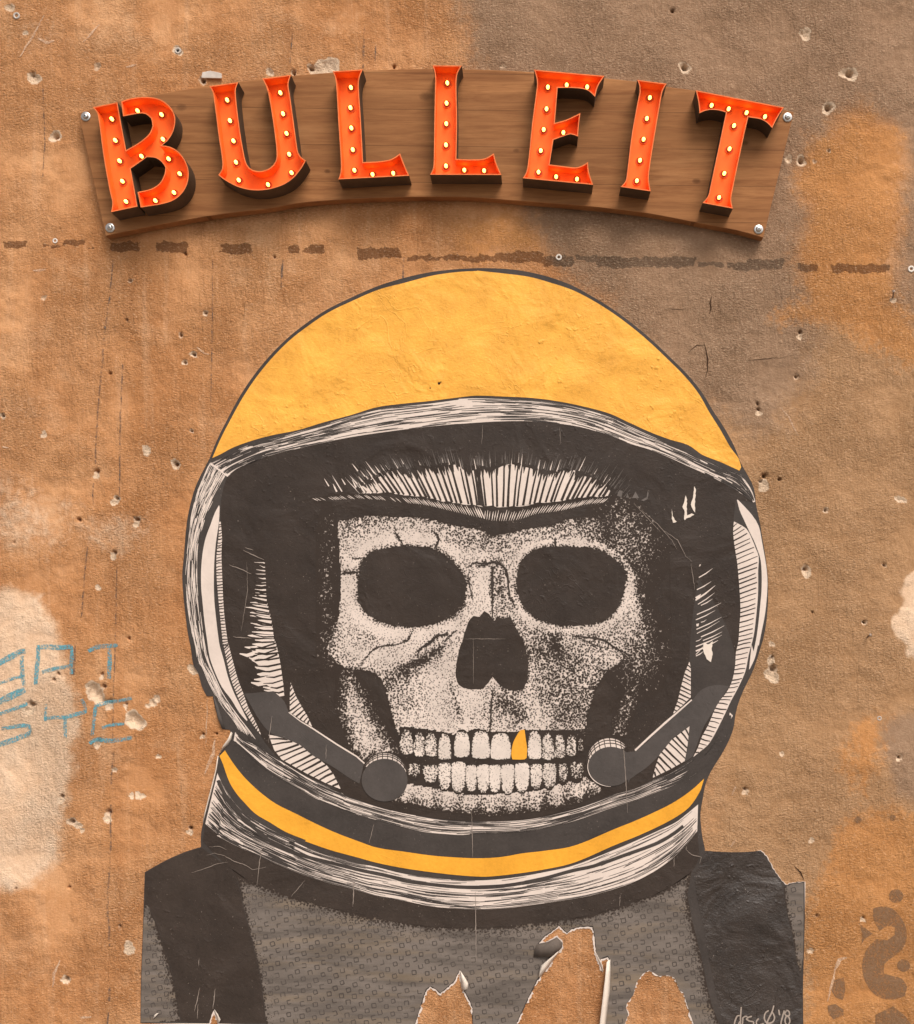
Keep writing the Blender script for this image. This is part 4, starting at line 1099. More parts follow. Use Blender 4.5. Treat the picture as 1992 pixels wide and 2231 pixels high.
# ---- lower rim, stripe and collar rings
lr_u = smooth(T('I',(600,885),(700,960),(830,1020),(940,1100),(1070,1185),(1300,1325),(1500,1425),(1660,1490)) + T('G',(330,1612),(500,1668),(700,1733),(900,1783),(1100,1818),(1300,1848),(1500,1863),(1820,1869)) +
              T('H',(200,1867),(400,1857),(600,1832),(800,1783),(1000,1732),(1200,1662),(1365,1598)) + T('J',(200,1445),(380,1362),(540,1297),(700,1208),(800,1138),(900,1068),(1000,968),(1060,858),(1110,768),(1135,690)), False)
lr_d = smooth(T('I',(585,965),(700,1080),(850,1220),(1000,1320),(1200,1430),(1400,1540),(1600,1622),(1812,1702)) + T('G',(500,1812),(700,1867),(900,1922),(1100,1967),(1300,1988),(1500,1999)) + T('L',(1100,220),(1300,218),(1500,200),(1650,170),(1820,130)) +
              T('J',(0,1622),(200,1562),(400,1482),(600,1402),(750,1325),(850,1255),(930,1185),(980,1110),(1040,1010),(1100,900),(1165,720)), False)
low_rim = flat("lower_rim", band_poly(lr_u, lr_d), dl(2), M_paper, poster)
a = Acc()
strokes(a, lr_u, lr_d, 230, (40, 150), (1.1, 1.8), dl(3), seed=12, taper=(.6, 1, .4))
strokes(a, lr_u, lr_d, 110, (30, 80), (1.6, 3.0), dl(3), seed=13, taper=(.6, 1, .4), ufn=lambda r: r.uniform(.82, 1) if r.random() < .65 else r.uniform(0, .22))
strokes(a, lr_u, lr_d, 40, (90, 160), (4, 7.0), dl(3), seed=14, ufn=lambda r: r.uniform(.87, 1))
a.build("rim_hatching", M_ink2, low_rim)
st_u = T('I',(500,1065),(560,1160),(640,1270),(730,1370),(850,1480),(1000,1590),(1200,1690),(1400,1790),(1600,1880),(1812,1960)) + T('L',(400,320),(600,350),(800,378),(1000,393),(1150,397),(1300,388),(1450,362),(1600,345),(1820,308)) + T('J',(0,1840),(200,1760),(400,1670),(560,1590),(700,1500),(800,1420),(882,1343))
st_d = T('I',(445,1120),(480,1200),(510,1290),(550,1390),(620,1500),(700,1590),(800,1690),(950,1780),(1100,1870),(1300,1950)) + T('K',(1400,120),(1600,190),(1820,250)) + T('L',(400,430),(600,470),(850,505),(1050,525),(1200,530),(1400,510),(1600,480),(1820,430)) + T('J',(0,2000),(200,1920),(380,1840),(520,1770),(640,1700),(730,1630),(800,1540),(850,1450))
dark = flat("collar_band", band_poly(lr_d, st_u), dl(1), M_ink2, poster)
o = flat("collar_stripe", band_poly(smooth(st_u, False), smooth(st_d, False)), dl(2), M_stripe, poster); o["label"] = "orange yellow stripe round the collar"
cl_u = smooth(T('I',(425,1290),(470,1390),(530,1490),(600,1590),(700,1690),(850,1790),(1000,1870),(1200,1960)) + T('K',(1250,90),(1400,165),(1600,235),(1820,300)) + T('L',(350,450),(600,510),(850,545),(1050,557),(1200,555),(1400,535),(1600,500),(1820,450)) + T('J',(0,2045),(200,1960),(400,1870),(600,1775),(700,1700),(822,1598)), False)
cl_d = smooth(T('I',(305,1790),(440,1900)) + T('K',(700,75),(850,155),(1000,222),(1200,312),(1400,392),(1600,455),(1820,510)) + T('L',(400,670),(600,705),(800,745),(1000,762),(1150,768),(1350,755),(1550,730),(1820,690)) + T('M',(400,420),(600,360),(750,290),(880,200),(980,100),(1035,30)), False)
collar = flat("collar_ring", band_poly(cl_u, cl_d), dl(2), M_paper, poster)
a = Acc()
strokes(a, cl_u, cl_d, 400, (40, 170), (1.1, 1.8), dl(3), seed=21, taper=(.6, 1, .4), keep=lambda u, v, r: r.random() < (1 if u < .25 else .8 if u < .75 else .5))
strokes(a, cl_u, cl_d, 60, (40, 110), (2.0, 3.6), dl(3), seed=22, ufn=lambda r: r.uniform(0, .17), taper=(.6, 1, .4))
strokes(a, cl_u, cl_d, 12, (25, 70), (3.0, 5), dl(3), seed=23, ufn=lambda r: r.uniform(0, .10), vfn=lambda r: r.choice((r.uniform(0, .3), r.uniform(.8, 1))))
line = smooth(T('I',(430,1360),(500,1500),(600,1650),(750,1800),(900,1920)) + T('K',(1100,105),(1250,190),(1400,240),(1600,290),(1820,345)) + T('L',(500,530),(600,560),(800,587),(1000,605),(1200,605),(1400,585),(1600,545),(1820,485)) + T('M',(400,245),(600,175),(800,100),(900,40),(950,0)), False)
a.ribbon(line, 7.5, dl(3) + .00006, (1, 1, 1))
a.build("ring_hatching", M_ink2, collar)

# ---- suit
flat('neck_band', band_poly(cl_d, smooth(T('K',(590,120),(700,240),(820,345),(950,432),(1100,492),(1300,562),(1500,622),(1820,702)) + T('L',(400,827),(600,867),(800,892),(1000,897),(1200,895),(1400,882),(1600,855)) + T('M',(200,577),(400,540),(600,480),(750,430),(870,370),(1000,280),(1050,190)), False)), dl(1), M_ink, poster)
suit = T('K',(820,340),(950,432),(1100,492),(1300,562),(1500,622),(1820,702)) + T('L',(400,827),(600,867),(800,892),(1000,897),(1200,895),(1400,882),(1600,855)) + T('M',(200,577),(400,540),(600,480),(750,430),(870,370),(1000,280),(975,420),(1000,560),(1030,680),(1060,800),(1090,950),(1120,1080),(1165,1200)) + \
    T('M',(1180,1290),(1040,1290),(1000,1170),(970,1080),(950,1015),(930,1005),(896,925),(860,910),(800,915),(770,895),(740,880),(704,900),(664,955),(645,1030),(605,1085),(600,1110),(615,1150),(595,1200),(590,1290)) + \
    T('M',(472,1290),(484,1150),(504,1000),(509,830),(490,790),(448,806),(436,826),(418,768),(414,700),(399,608),(330,608),(270,624),(240,648),(190,603),(150,638),(102,668)) + T('L',(1560,1015),(1640,1000),(1640,1170),(1555,1270),(1495,1395),(1425,1545),(1385,1640)) + \
    T('L',(1095,1640),(1095,1480),(1065,1405),(1035,1355),(1015,1275),(1000,1195),(955,1285),(900,1333),(860,1366),(830,1342),(790,1317),(755,1340),(735,1395),(705,1495),(675,1590),(664,1640)) + \
    T('K',(1100,1600),(1095,1569),(1070,1350),(1040,1150),(1000,980),(960,820),(915,640),(870,440))
suit_top = T('K',(820,340),(950,432),(1100,492),(1300,562),(1500,622),(1820,702)) + T('L',(400,827),(600,867),(800,892),(1000,897),(1200,895),(1400,882),(1600,855)) + T('M',(200,577),(400,540),(600,480),(750,430),(870,370),(1000,280),(975,420),(1000,560),(1030,680),(1060,800),(1090,950),(1120,1080),(1165,1200))
suit_left = T('K',(820,340),(870,440),(915,640),(960,820),(1000,980),(1040,1150),(1070,1350),(1095,1569))
def suit_ink(p):
    q = .93 * np.exp(-(pdist(p, suit_top, False) / 13) ** 1.3) + .80 * np.exp(-pdist(p, suit_left, False) / 7)
    return np.clip(q + (fbm(p[:, 0], p[:, 1], 12, 7, 2) - .5) * .2 * (q > .08), 0, .96)
suit_ob = grid_poly("suit_panel", suit, dl(1), M_suit, poster, suit_ink, 6.5)
str_l = T('K',(128,560),(180,680),(235,800),(275,950),(325,1080),(362,1250),(392,1400),(412,1552),(98,1556),(104,1200),(118,800))
e_l = T('K',(128,560),(180,680),(235,800),(275,950),(325,1080),(362,1250),(392,1400),(412,1552))
side_l = grid_poly("suit_side", str_l, dl(1), M_suit, poster, lambda p: .95 * np.exp(-(pdist(p, e_l, False) / 12) ** 1.2), 5)
str_r = T('M',(1562,372),(1620,352),(1684,348),(1684,620),(1680,800),(1665,900),(1640,820),(1620,680),(1592,560),(1572,460))
e_r = T('M',(1562,372),(1572,460),(1592,560),(1620,680),(1640,820),(1665,900))
side_r = grid_poly("suit_side", str_r, dl(1), M_suit, poster, lambda p: .9 * np.exp(-(pdist(p, e_r, False) / 6) ** 1.2), 4)
M_sq = print_mat("square_ink", (.088, .071, .061, 1), .25)
def squares(poly, par, seed):
    rn = random.Random(seed)
    xs = [p[0] for p in poly]; ys = [p[1] for p in poly]
    c = []
    for i in range(-40, 80):
        for j in range(-40, 60):
            x = 735 + i * 28.2 + j * 13.6; y = 2045 + i * 3.2 + j * 15.2
            if min(xs) < x < max(xs) and min(ys) < y < max(ys): c.append((x + rn.uniform(-1, 1), y + rn.uniform(-1, 1)))
    if not c: return
    g_ = np.array(c); ok = inside(g_, poly) & (pdist(g_, poly) > 8)
    a = Acc()
    for x, y in g_[ok]:
        ang = math.radians(34 + rn.uniform(-7, 7)); r0 = rn.uniform(5.6, 6.6)
        cs = [(x + r0 * math.cos(ang + k * math.pi / 2), y + r0 * math.sin(ang + k * math.pi / 2)) for k in range(4)]
        for k in range(4):
            if rn.random() < .12: continue
            a.ribbon([cs[k], cs[(k + 1) % 4]], rn.uniform(1.2, 2.3), dl(2), (1, 1, 1))
    a.build("square_pattern", M_sq, par)
squares(suit, suit_ob, 1); squares(str_l, side_l, 2); squares(str_r, side_r, 3)
flat("shoulder_strap", smooth(T('K',(136,370),(300,276),(450,212),(580,172),(700,260),(815,345),(865,450),(910,640),(955,820),(995,980),(1035,1150),(1065,1350),(1090,1560),(725,1560),(680,1450),(632,1560),(416,1552),(394,1400),(364,1250),(328,1080),(278,950),(238,800),(182,680),(132,550)), True, 30), dl(1), M_ink, poster)
flat("shoulder_strap", smooth(T('M',(1086,158),(1200,163),(1330,163),(1415,156),(1432,172),(1462,215),(1494,272),(1540,335),(1566,440),(1588,560),(1616,680),(1636,820),(1662,910),(1674,1000),(1676,1280),(1215,1280),(1165,1080),(1115,850),(1080,640),(1040,460),(1010,290),(1060,230)), True, 30), dl(1), print_mat("rough_strap_ink", (.044, .033, .027, 1), .3, .38, 2.6, .9, .45), poster)

# ---- signature
a = Acc()
for pts in (((625,530),(618,640),(610,740),(612,860)),((600,690),(560,690),(525,750),(505,820),(500,880)),((505,880),(560,860),(600,790)),((655,715),(650,780),(645,870)),((650,730),(700,700),(735,705)),((815,700),(750,720),(715,750),(770,785),(840,800),(845,840),(790,870)),
            ((940,740),(905,780),(900,840),(940,860),(1030,830)),((1120,595),(1060,640),(1040,720),(1060,790),(1120,825),(1190,800),(1225,730),(1200,650),(1170,610)),((1212,505),(1180,620),(1120,740),(1080,850)),((1300,580),(1308,630),(1318,680)),((1400,595),(1370,700),(1345,800),(1335,870)),
            ((1440,600),(1410,650),(1440,690),(1490,690),(1495,640),(1470,600),(1430,595)),((1440,690),(1415,760),(1430,840),(1475,860),(1500,790),(1490,730),(1450,690))):
    a.ribbon(smooth(T('Z', *pts), False, 75, 2), 3.3, dl(3), (.9, 1, .9))
o = a.build("signature", print_mat("silver_marker", (.36, .29, .24, 1), .1), poster, None); o["label"] = "handwritten artist signature in silver marker"

# ---- scratches and creases that bare the paper
a = Acc()
for t, pts, w in (('K',((565,1285),(545,1380),(522,1470)),1.8),('K',((552,1410),(545,1530)),1.4),('K',((688,1290),(678,1380),(670,1450)),2.0),('K',((560,1050),(558,1115)),1.2),('K',((620,232),(680,215),(760,235),(840,280),(930,310),(985,348),(1030,338),(1090,325)),1.4),('K',((500,370),(600,340),(700,300),(790,285)),1.2),
                  ('K',((640,165),(720,160),(780,190)),1.2),('K',((1065,140),(1040,280),(1020,470)),1.5),('K',((1400,430),(1340,500),(1290,560)),1.4),('K',((1785,470),(1780,640)),1.2),('L',((1085,60),(1090,250),(1092,390)),1.6),('L',((1112,640),(1115,900),(1116,1140)),1.8),('L',((235,570),(232,730)),1.8),
                  ('L',((380,150),(345,290)),1.2),('M',((965,140),(1000,175),(1060,190),(1050,230)),1.6),('M',((895,190),(892,250)),1.4),('M',((565,420),(560,490)),1.2),('M',((560,570),(553,690)),1.2),('J',((90,1040),(110,1400),(125,1680)),1.4),('I',((965,725),(945,860),(930,990)),1.4),('I',((1500,1010),(1495,1150)),1.3),
                  ('G',((1600,50),(1600,500)),.8),('G',((1510,55),(1810,55)),.8),('H',((0,55),(280,55)),.8),('H',((1450,1150),(1480,1500)),1.2),('D',((190,440),(330,590),(450,720)),1.2),('D',((260,500),(420,640),(560,800),(610,890)),1.2),('D',((460,690),(620,800),(700,960),(760,1010)),1.2),('D',((750,1030),(790,1290)),1.2),
                  ('C',((715,1020),(722,1300),(700,1440),(660,1700)),.9),('C',((540,1045),(640,1080),(760,1135)),2),('C',((680,900),(780,950),(885,995)),2),('C',((700,875),(780,900)),1.8),('C',((580,1755),(680,1765),(760,1770)),1.8),('B',((135,950),(130,1060)),.9),('B',((572,960),(575,1060)),1.0)):
    a.ribbon(jagged(T(t, *pts), .5, 6, 8, False), w, dl(8), (.3, 1, .3))
a.build("scratch", print_mat("scuffed_paper", (.30, .24, .20, 1), .2), poster)

# ---- lifted and curled paper
def flap(name, rows, mat, t):
    """rows of (x, y, lift mm) -> a small curved sheet with two sides"""
    nr, nc = len(rows), len(rows[0])
    vs = []
    for r in rows:
        for X, Y, l in r:
            (x, y), = T(t, (X, Y)); vs.append(P(x, y, dl(7) + l * .001))
    fs = []
    for i in range(nr - 1):
        for j in range(nc - 1):
            fs.append((i*nc+j, i*nc+j+1, (i+1)*nc+j+1, (i+1)*nc+j))
    o = mesh_obj(name, vs, fs, mat, poster, True)
    md = o.modifiers.new("thickness", 'SOLIDIFY'); md.thickness = .0003
    return o
flap("curled_edge", [[(1002,1208,.2),(1003,1208,.3),(1004,1209,.4)],[(1006,1270,.3),(1022,1262,7),(1036,1258,4)],[(1012,1320,.3),(1042,1305,10),(1060,1298,6)],[(1020,1358,.3),(1038,1345,9),(1056,1338,7)]], M_back, 'L')
flap("curled_edge", [[(1738,1040,.3),(1737,1041,.6),(1736,1042,1)],[(1700,1095,.3),(1680,1095,9),(1672,1100,6)],[(1640,1180,.3),(1605,1170,14),(1585,1172,9)],[(1600,1230,.3),(1578,1225,10),(1572,1222,7)],[(1575,1262,.3),(1570,1255,3),(1568,1250,2)]], M_back, 'L')
flap("curled_edge", [[(1560,1018,.3),(1640,998,1),(1700,966,2),(1742,1008,3)],[(1540,1050,.5),(1600,1040,10),(1670,1040,14),(1738,1035,5)],[(1530,1110,.4),(1580,1110,5),(1640,1110,8),(1700,1085,2)]], print_mat('printed_curl', (.15, .12, .10, 1), .2, .85, .15, 0, .05), 'L')
flap("curled_edge", [[(505,815,.3),(494,818,4),(482,830,7)],[(506,900,.3),(492,905,10),(474,915,13)],[(503,1000,.3),(485,1010,14),(462,1020,17)],[(490,1100,.3),(472,1110,15),(450,1120,18)],[(478,1215,.3),(460,1220,16),(438,1225,18)],[(470,1290,.3),(452,1290,16),(432,1290,18)]], M_back, 'M')
flap("curled_edge", [[(412,768,.3),(416,770,1)],[(430,820,.3),(440,815,5)],[(446,858,.3),(458,850,6)],[(456,892,.3),(461,890,3)]], M_back, 'M')
flap("curled_edge", [[(575,895,.4),(560,880,3)],[(560,960,.4),(530,950,9)],[(530,1010,.4),(480,1020,8)],[(480,1050,.4),(440,1110,1)]], M_back, 'I')
flap("curled_edge", [[(437,1120,.3),(428,1118,3)],[(420,1250,.3),(408,1248,4)],[(385,1400,.3),(372,1398,4)],[(350,1530,.3),(338,1526,4)],[(310,1680,.3),(300,1676,3)],[(285,1780,.3),(280,1778,1)]], M_back, 'I')
flap("curled_edge", [[(682,1455,.3),(684,1456,.6)],[(690,1490,.3),(708,1490,5)],[(700,1530,.3),(730,1535,6)],[(706,1560,.3),(718,1562,4)]], M_back, 'K')
flap("curled_edge", [[(190,1530,.3),(200,1525,2)],[(205,1500,.3),(222,1500,4)],[(225,1485,.3),(238,1482,2)]], M_back, 'K')
flap("curled_edge", [[(395,530,.3),(385,520,2)],[(440,640,.3),(408,640,4)],[(470,745,.3),(425,735,5)],[(500,845,.3),(470,852,3)]], M_grey, 'I')

# ------------------------------------------------------------------ the marquee sign
BOARD_D, BOARD_T = .036, .030        # front of the board off the wall, its thickness
LET_D, RECESS, RIM_T = .098, .036, .0026
sign = bpy.data.objects.new("marquee_sign", None)
col.objects.link(sign)
sign.location = P(1000, 520, 0)
bpy.context.view_layer.update()
tag(sign, "arched wooden sign board with seven orange light-bulb letters reading BULLEIT", "sign")
def own(o):
    o.parent = sign; o.matrix_parent_inverse = sign.matrix_world.inverted(); return o

def wood():
    m = N("stained_pine")
    v = m.mapped(scale=(.42, 1, 6), rot=(0, math.radians(1.5), 0))
    warp = m.noise(3.2, 3, .5)
    g1 = m.noise(9, 7, .66, vec=v, dist=.7)
    g2 = m.noise(42, 4, .6, vec=m.mapped(scale=(.5, 1, 7)), dist=.3)
    blot = m.noise(4.5, 4, .6, vec=m.mapped(scale=(.7, 1, 1.6)))
    c = m.mix(m.rng(g1, .34, .68), (.235, .092, .034, 1), (.44, .200, .078, 1))
    c = m.mix(m.rng(g2, .48, .72, 0, .4), c, (.17, .068, .025, 1))
    c = m.mix(m.rng(blot, .48, .72, 0, .45), c, (.19, .080, .031, 1))
    c = m.mix(m.rng(blot, .32, .45, .4, 0), c, (.48, .245, .108, 1))
    sx = m.new("ShaderNodeSeparateXYZ"); m.lk(m.co, sx.inputs[0])
    for t_, kx, ky, ks in (('S1',895,415,1),('S2',1015,330,1.3),('S2',232,922,.6),('S4',1230,830,.7),('S4',770,1190,.8),('S3',120,1010,.6)):
        (qx, qy), = T(t_, (kx, ky)); q_ = P(qx, qy, BOARD_D)
        dx = m.math('DIVIDE', m.math('SUBTRACT', sx.outputs[0], q_[0]), .013 * ks)
        dz = m.math('DIVIDE', m.math('SUBTRACT', sx.outputs[2], q_[2]), .0085 * ks)
        r2 = m.math('ADD', m.math('MULTIPLY', dx, dx), m.math('MULTIPLY', dz, dz))
        r2 = m.math('ADD', r2, m.math('MULTIPLY', m.math('SUBTRACT', m.noise(130, 3), .5), 1.2))
        c = m.mix(m.rng(r2, .2, 1.5, .62, 0), c, (.075, .028, .011, 1))
    zz = m.math('ADD', sx.outputs[2], m.math('MULTIPLY', sx.outputs[0], .012))
    pl = m.math('DIVIDE', m.math('SUBTRACT', zz, 2.585), .094)
    fr_ = m.math('FRACT', pl)
    wn_ = m.new("ShaderNodeTexWhiteNoise", noise_dimensions='1D'); m.lk(m.math('FLOOR', pl), wn_.inputs["W"])
    c = m.mix(m.rng(wn_.outputs["Value"], 0, 1, 0, .35), c, (.24, .105, .042, 1))
    seam = m.math('LESS_THAN', m.math('ABSOLUTE', m.math('SUBTRACT', fr_, .5)), .009)
    c = m.mix(m.math('MULTIPLY', seam, .5), c, (.07, .03, .012, 1))
    m.base(c)
    m.b.inputs["Roughness"].default_value = .7
    m.b.inputs["Specular IOR Level"].default_value = .1
    m.normal(m.bump(m.math('ADD', g1, m.math('MULTIPLY', g2, .5)), .18, .0010))
    return m.m
M_wood = wood()
top = smooth(T('S1',(75,462),(400,366),(740,305),(1000,258),(1400,205),(1540,188)) + T('S2',(0,160),(270,138),(540,122),(800,113),(1060,108),(1310,112)) + T('S3',(0,163),(310,182),(1060,245),(1400,280)) + T('S4',(200,245),(500,300),(760,335),(1200,415),(1690,540)), False, 30, 20)
bot = smooth(T('S4',(1402,1722),(1150,1655),(850,1598),(600,1548),(300,1492),(0,1455)) + T('S3',(1000,1610),(400,1560),(0,1530)) + T('S2',(1400,1130),(1000,1125),(600,1135),(300,1150),(0,1175)) + T('S1',(1600,1215),(1300,1250),(1000,1295),(700,1350),(450,1400),(292,1432)), False, 30, 20)
prof = face_front(top + bot)
n = len(prof)
ctr = (sum(p[0] for p in prof) / n, sum(p[1] for p in prof) / n)
fr = [P(x, y, BOARD_D) for x, y in prof]
inset = shift_out(prof, lambda i, q: -1.1)
fr_in = [P(x, y, BOARD_D + .0008) for x, y in inset]
vs = fr_in + fr + [(v[0], v[1] + BOARD_T, v[2]) for v in fr]
fs = [tuple(range(n))] + [(i, n+i, n+(i+1) % n, (i+1) % n) for i in range(n)] + [(n+i, 2*n+i, 2*n+(i+1) % n, n+(i+1) % n) for i in range(n)] + [tuple(range(3*n-1, 2*n-1, -1))]
board = own(mesh_obj("board", vs, fs, M_wood)); board["label"] = "stained brown arched wooden board"

def lathe(prof_, seg, origin, name, mat, parent=None, shade=True):
    """turn a (radius, out-of-wall) profile about the wall normal"""
    vs, fs = [], []
    for r, o_ in prof_:
        for k in range(seg):
            a = k / seg * math.tau
            vs.append((origin[0] + r * math.cos(a), origin[1] - o_, origin[2] + r * math.sin(a)))
    for i in range(len(prof_) - 1):
        for k in range(seg):
            q = (k + 1) % seg
            fs.append((i*seg+k, i*seg+q, (i+1)*seg+q, (i+1)*seg+k))
    fs.append(tuple(range((len(prof_)-1)*seg, len(prof_)*seg)))
    return mesh_obj(name, vs, fs, mat, parent, shade)

def under(o, par):
    o.parent = par; o.matrix_parent_inverse = par.matrix_world.inverted(); return o
M_zinc = plain("zinc_plated", (.62, .58, .54, 1), .32, 1.0, .5, .12, 300)
M_dark = plain("dark_recess", (.05, .045, .04, 1), .5, .6)
bpy.context.view_layer.update()
for t, x, y in (('S1',135,487),('S1',328,1370),('S4',1630,587),('S4',1357,1645)):
    (px, py), = T(t, (x, y))
    o = P(px, py, BOARD_D + .001)
    w = under(lathe([(.0122,-.0005),(.0122,.0012),(.0118,.0018),(.0075,.0020),(.0070,.0020)], 28, o, "bolt", M_zinc), board)
    under(lathe([(.0078,.0021),(.0076,.0036),(.0066,.0056),(.0046,.0068),(.0022,.0073),(.0005,.0074)], 20, o, "bolt_head", M_zinc), w)
    under(lathe([(.0022,.0066),(.0022,.0078),(.0004,.0078)], 6, o, "drive_socket", M_dark), w)

# ---- letters
m = N("orange_enamel"); nn = m.noise(18, 4, .6)
cc = m.mix(m.rng(nn, .3, .7), (.84, .150, .024, 1), (.90, .182, .032, 1))
cc = m.mix(m.rng(m.noise(46, 5, .7), .60, .78, 0, .45), cc, (.52, .075, .018, 1))
cc = m.mix(m.rng(m.noise(330, 2, .6), .70, .76, 0, .6), cc, (.30, .10, .05, 1))
m.base(cc)
m.b.inputs["Roughness"].default_value = .62; m.b.inputs["Specular IOR Level"].default_value = .18; m.normal(m.bump(m.noise(160, 2), .06, .001)); M_or = m.m
M_edge = plain("enamel_edge", (.80, .185, .052, 1), .6, 0, .2, .14)
M_tin = plain("raw_sheet_metal", (.085, .050, .030, 1), .6, .1, .4, .25, 14, .1)
M_sock = plain("socket_hole_shade", (.30, .026, .006, 1), .6, 0, .3)  # dark orange-red paints the shade inside the punched hole
m = N("glowing_bulb")
m.b.inputs["Base Color"].default_value = (1, .7, .3, 1)
m.b.inputs["Emission Color"].default_value = (1, .56, .09, 1); m.b.inputs["Emission Strength"].default_value = 4.8
M_bulb = m.m

bulb_me = sock_me = None
def make_bulb(loc, face_y, parent):
    global bulb_me, sock_me
    if bulb_me is None:
        seg, vs, fs = 12, [], []
        pr = [(.0032,-.006),(.0034,-.003),(.0040,0),(.0042,.003),(.0039,.0056),(.0030,.0080),(.0017,.0096),(.0005,.0104)]
        for r, o_ in pr:
            for k in range(seg): vs.append((r*math.cos(k/seg*math.tau), -o_, r*math.sin(k/seg*math.tau)))
        for i in range(len(pr)-1):
            for k in range(seg): q=(k+1)%seg; fs.append((i*seg+k,i*seg+q,(i+1)*seg+q,(i+1)*seg+k))
        fs.append(tuple(range((len(pr)-1)*seg, len(pr)*seg)))
        bulb_me = bpy.data.meshes.new("bulb"); bulb_me.from_pydata(vs, [], fs); bulb_me.materials.append(M_bulb)
        bulb_me.polygons.foreach_set("use_smooth", [True]*len(fs))
        seg, vs, fs = 20, [], []
        pr = [(.0108,0),(.0106,.0011),(.0098,.0015),(.0090,.0010),(.0084,.0004),(.0050,.0004),(.0048,.0022),(.0034,.0022)]
        for r, o_ in pr:
            for k in range(seg): vs.append((r*math.cos(k/seg*math.tau), -o_, r*math.sin(k/seg*math.tau)))
        for i in range(len(pr)-1):
            for k in range(seg): q=(k+1)%seg; fs.append((i*seg+k,i*seg+q,(i+1)*seg+q,(i+1)*seg+k))
        sock_me = bpy.data.meshes.new("socket"); sock_me.from_pydata(vs, [], fs); sock_me.materials.append(M_or); sock_me.materials.append(M_sock)
        sock_me.polygons.foreach_set("material_index", [0 if i < 20*2 else 1 for i in range(len(fs))])
        sock_me.polygons.foreach_set("use_smooth", [True]*len(fs))
    b = link("bulb", bulb_me); b.location = loc; under(b, parent)
    s = link("socket", sock_me); s.location = (loc[0], face_y - .0003, loc[2]); under(s, parent)

def offset_in(pts, t):
    """mitred inward offset of a closed polygon of (x, z) points"""
    n = len(pts); area = sum(pts[i][0]*pts[(i+1)%n][1]-pts[(i+1)%n][0]*pts[i][1] for i in range(n))
    sg = 1 if area > 0 else -1
    out = []
    for i in range(n):
        p, q, r = (Vector(pts[i-1]), Vector(pts[i]), Vector(pts[(i+1)%n]))
        a = (q-p).normalized(); b = (r-q).normalized()
        na = Vector((-a.y, a.x))*sg; nb = Vector((-b.y, b.x))*sg
        h = na+nb
        if h.length < 1e-4: h = na
        h.normalize()
        k = t / max(.45, h.dot(na))
        out.append((q.x + h.x*k, q.y + h.y*k))
    return out

def letter(label, outline, bulbs):
    pts = face_front(smooth(outline, True, 36, 6))
    xz = [(P(x, y, LET_D)[0], P(x, y, LET_D)[2]) for x, y in pts]
    inn = offset_in(xz, RIM_T)
    yf, yr, yb = -LET_D, -(LET_D - RECESS), -(BOARD_D + .0012)
    n = len(xz)
    vs = [(x, yf, z) for x, z in xz] + [(x, yb, z) for x, z in xz] + [(x, yf, z) for x, z in inn] + [(x, yr, z) for x, z in inn]
    fs, mi = [], []
    for i in range(n):
        j = (i+1) % n
        fs.append((i, n+i, n+j, j)); mi.append(2)            # outside wall
        fs.append((i, j, 2*n+j, 2*n+i)); mi.append(1)        # front edge
        fs.append((2*n+i, 2*n+j, 3*n+j, 3*n+i)); mi.append(0) # inside wall
    fs.append(tuple(range(3*n, 4*n))); mi.append(0)           # face
    o = mesh_obj("letter", vs, fs, M_or)
    o.data.materials.append(M_edge); o.data.materials.append(M_tin)
    o.data.polygons.foreach_set("material_index", mi)
    own(o); o["label"] = label
    bpy.context.view_layer.update()
    dB = LET_D - RECESS + .006
    for x, y in bulbs:
        make_bulb(P(x, y, dB), yr, o)

letter("orange bulb letter B", T('S1',(190,412),(385,372),(415,540),(455,752),(560,690),(635,625),(663,560),(652,500),(610,466),(560,462),(430,485),(415,365),(500,340),(620,330),(720,348),(790,395),(835,460),(845,520),(830,600),(790,670),(740,715),(800,725),(870,765),(925,840),(950,920),(945,1000),(910,1080),(840,1145),(740,1180),(570,1208),(545,1085),(650,1060),(720,1015),(760,940),(765,890),(740,850),(690,815),(620,808),(490,900),(510,1000),(545,1200),(335,1245),(345,1170),(325,1080),(275,800),(235,500),(220,450)),
       T('S1',(343,508),(370,677),(404,840),(426,1001),(455,1162),(547,443),(737,473),(748,668),(578,803),(793,824),(881,942),(835,1091),(688,1155)))
letter("orange bulb letter U", T('S1',(1115,245),(1345,213),(1325,265),(1325,320),(1350,540),(1385,760),(1415,870),(1460,910),(1530,918),(1600,890),(1640,840),(1648,770),(1630,600),(1600,400),(1570,260),(1535,185),(1762,155),(1742,230),(1755,320),(1780,500),(1810,720),(1820,770),(1845,810),(1880,835),(1850,890),(1780,975),(1700,1028),(1580,1065),(1450,1070),(1330,1040),(1230,985),(1185,950),(1215,900),(1215,820),(1190,650),(1155,380),(1140,290)),
       T('S1',(1257,357),(1279,521),(1307,681),(1327,850),(1349,992),(1581,1028),(1768,934),(1749,787),(1728,622),(1700,466),(1679,300)))
letter("orange bulb letter L beside the letter U", T('S2',(272,127),(512,112),(487,175),(480,240),(495,480),(515,848),(650,840),(740,822),(808,778),(835,850),(880,956),(318,985),(335,930),(338,850),(320,560),(300,230),(290,170)),
       T('S2',(418,258),(415,418),(422,579),(433,751),(446,914),(590,947),(754,938)))
letter("orange bulb letter L beside the letter E", T('S2',(1065,80),(1298,82),(1264,145),(1255,220),(1260,500),(1255,822),(1380,826),(1480,818),(1552,778),(1570,850),(1612,950),(1045,948),(1070,895),(1075,820),(1080,500),(1085,170),(1078,120)),
       T('S2',(1183,222),(1177,382),(1175,545),(1172,713),(1172,880),(1318,913),(1475,917)))
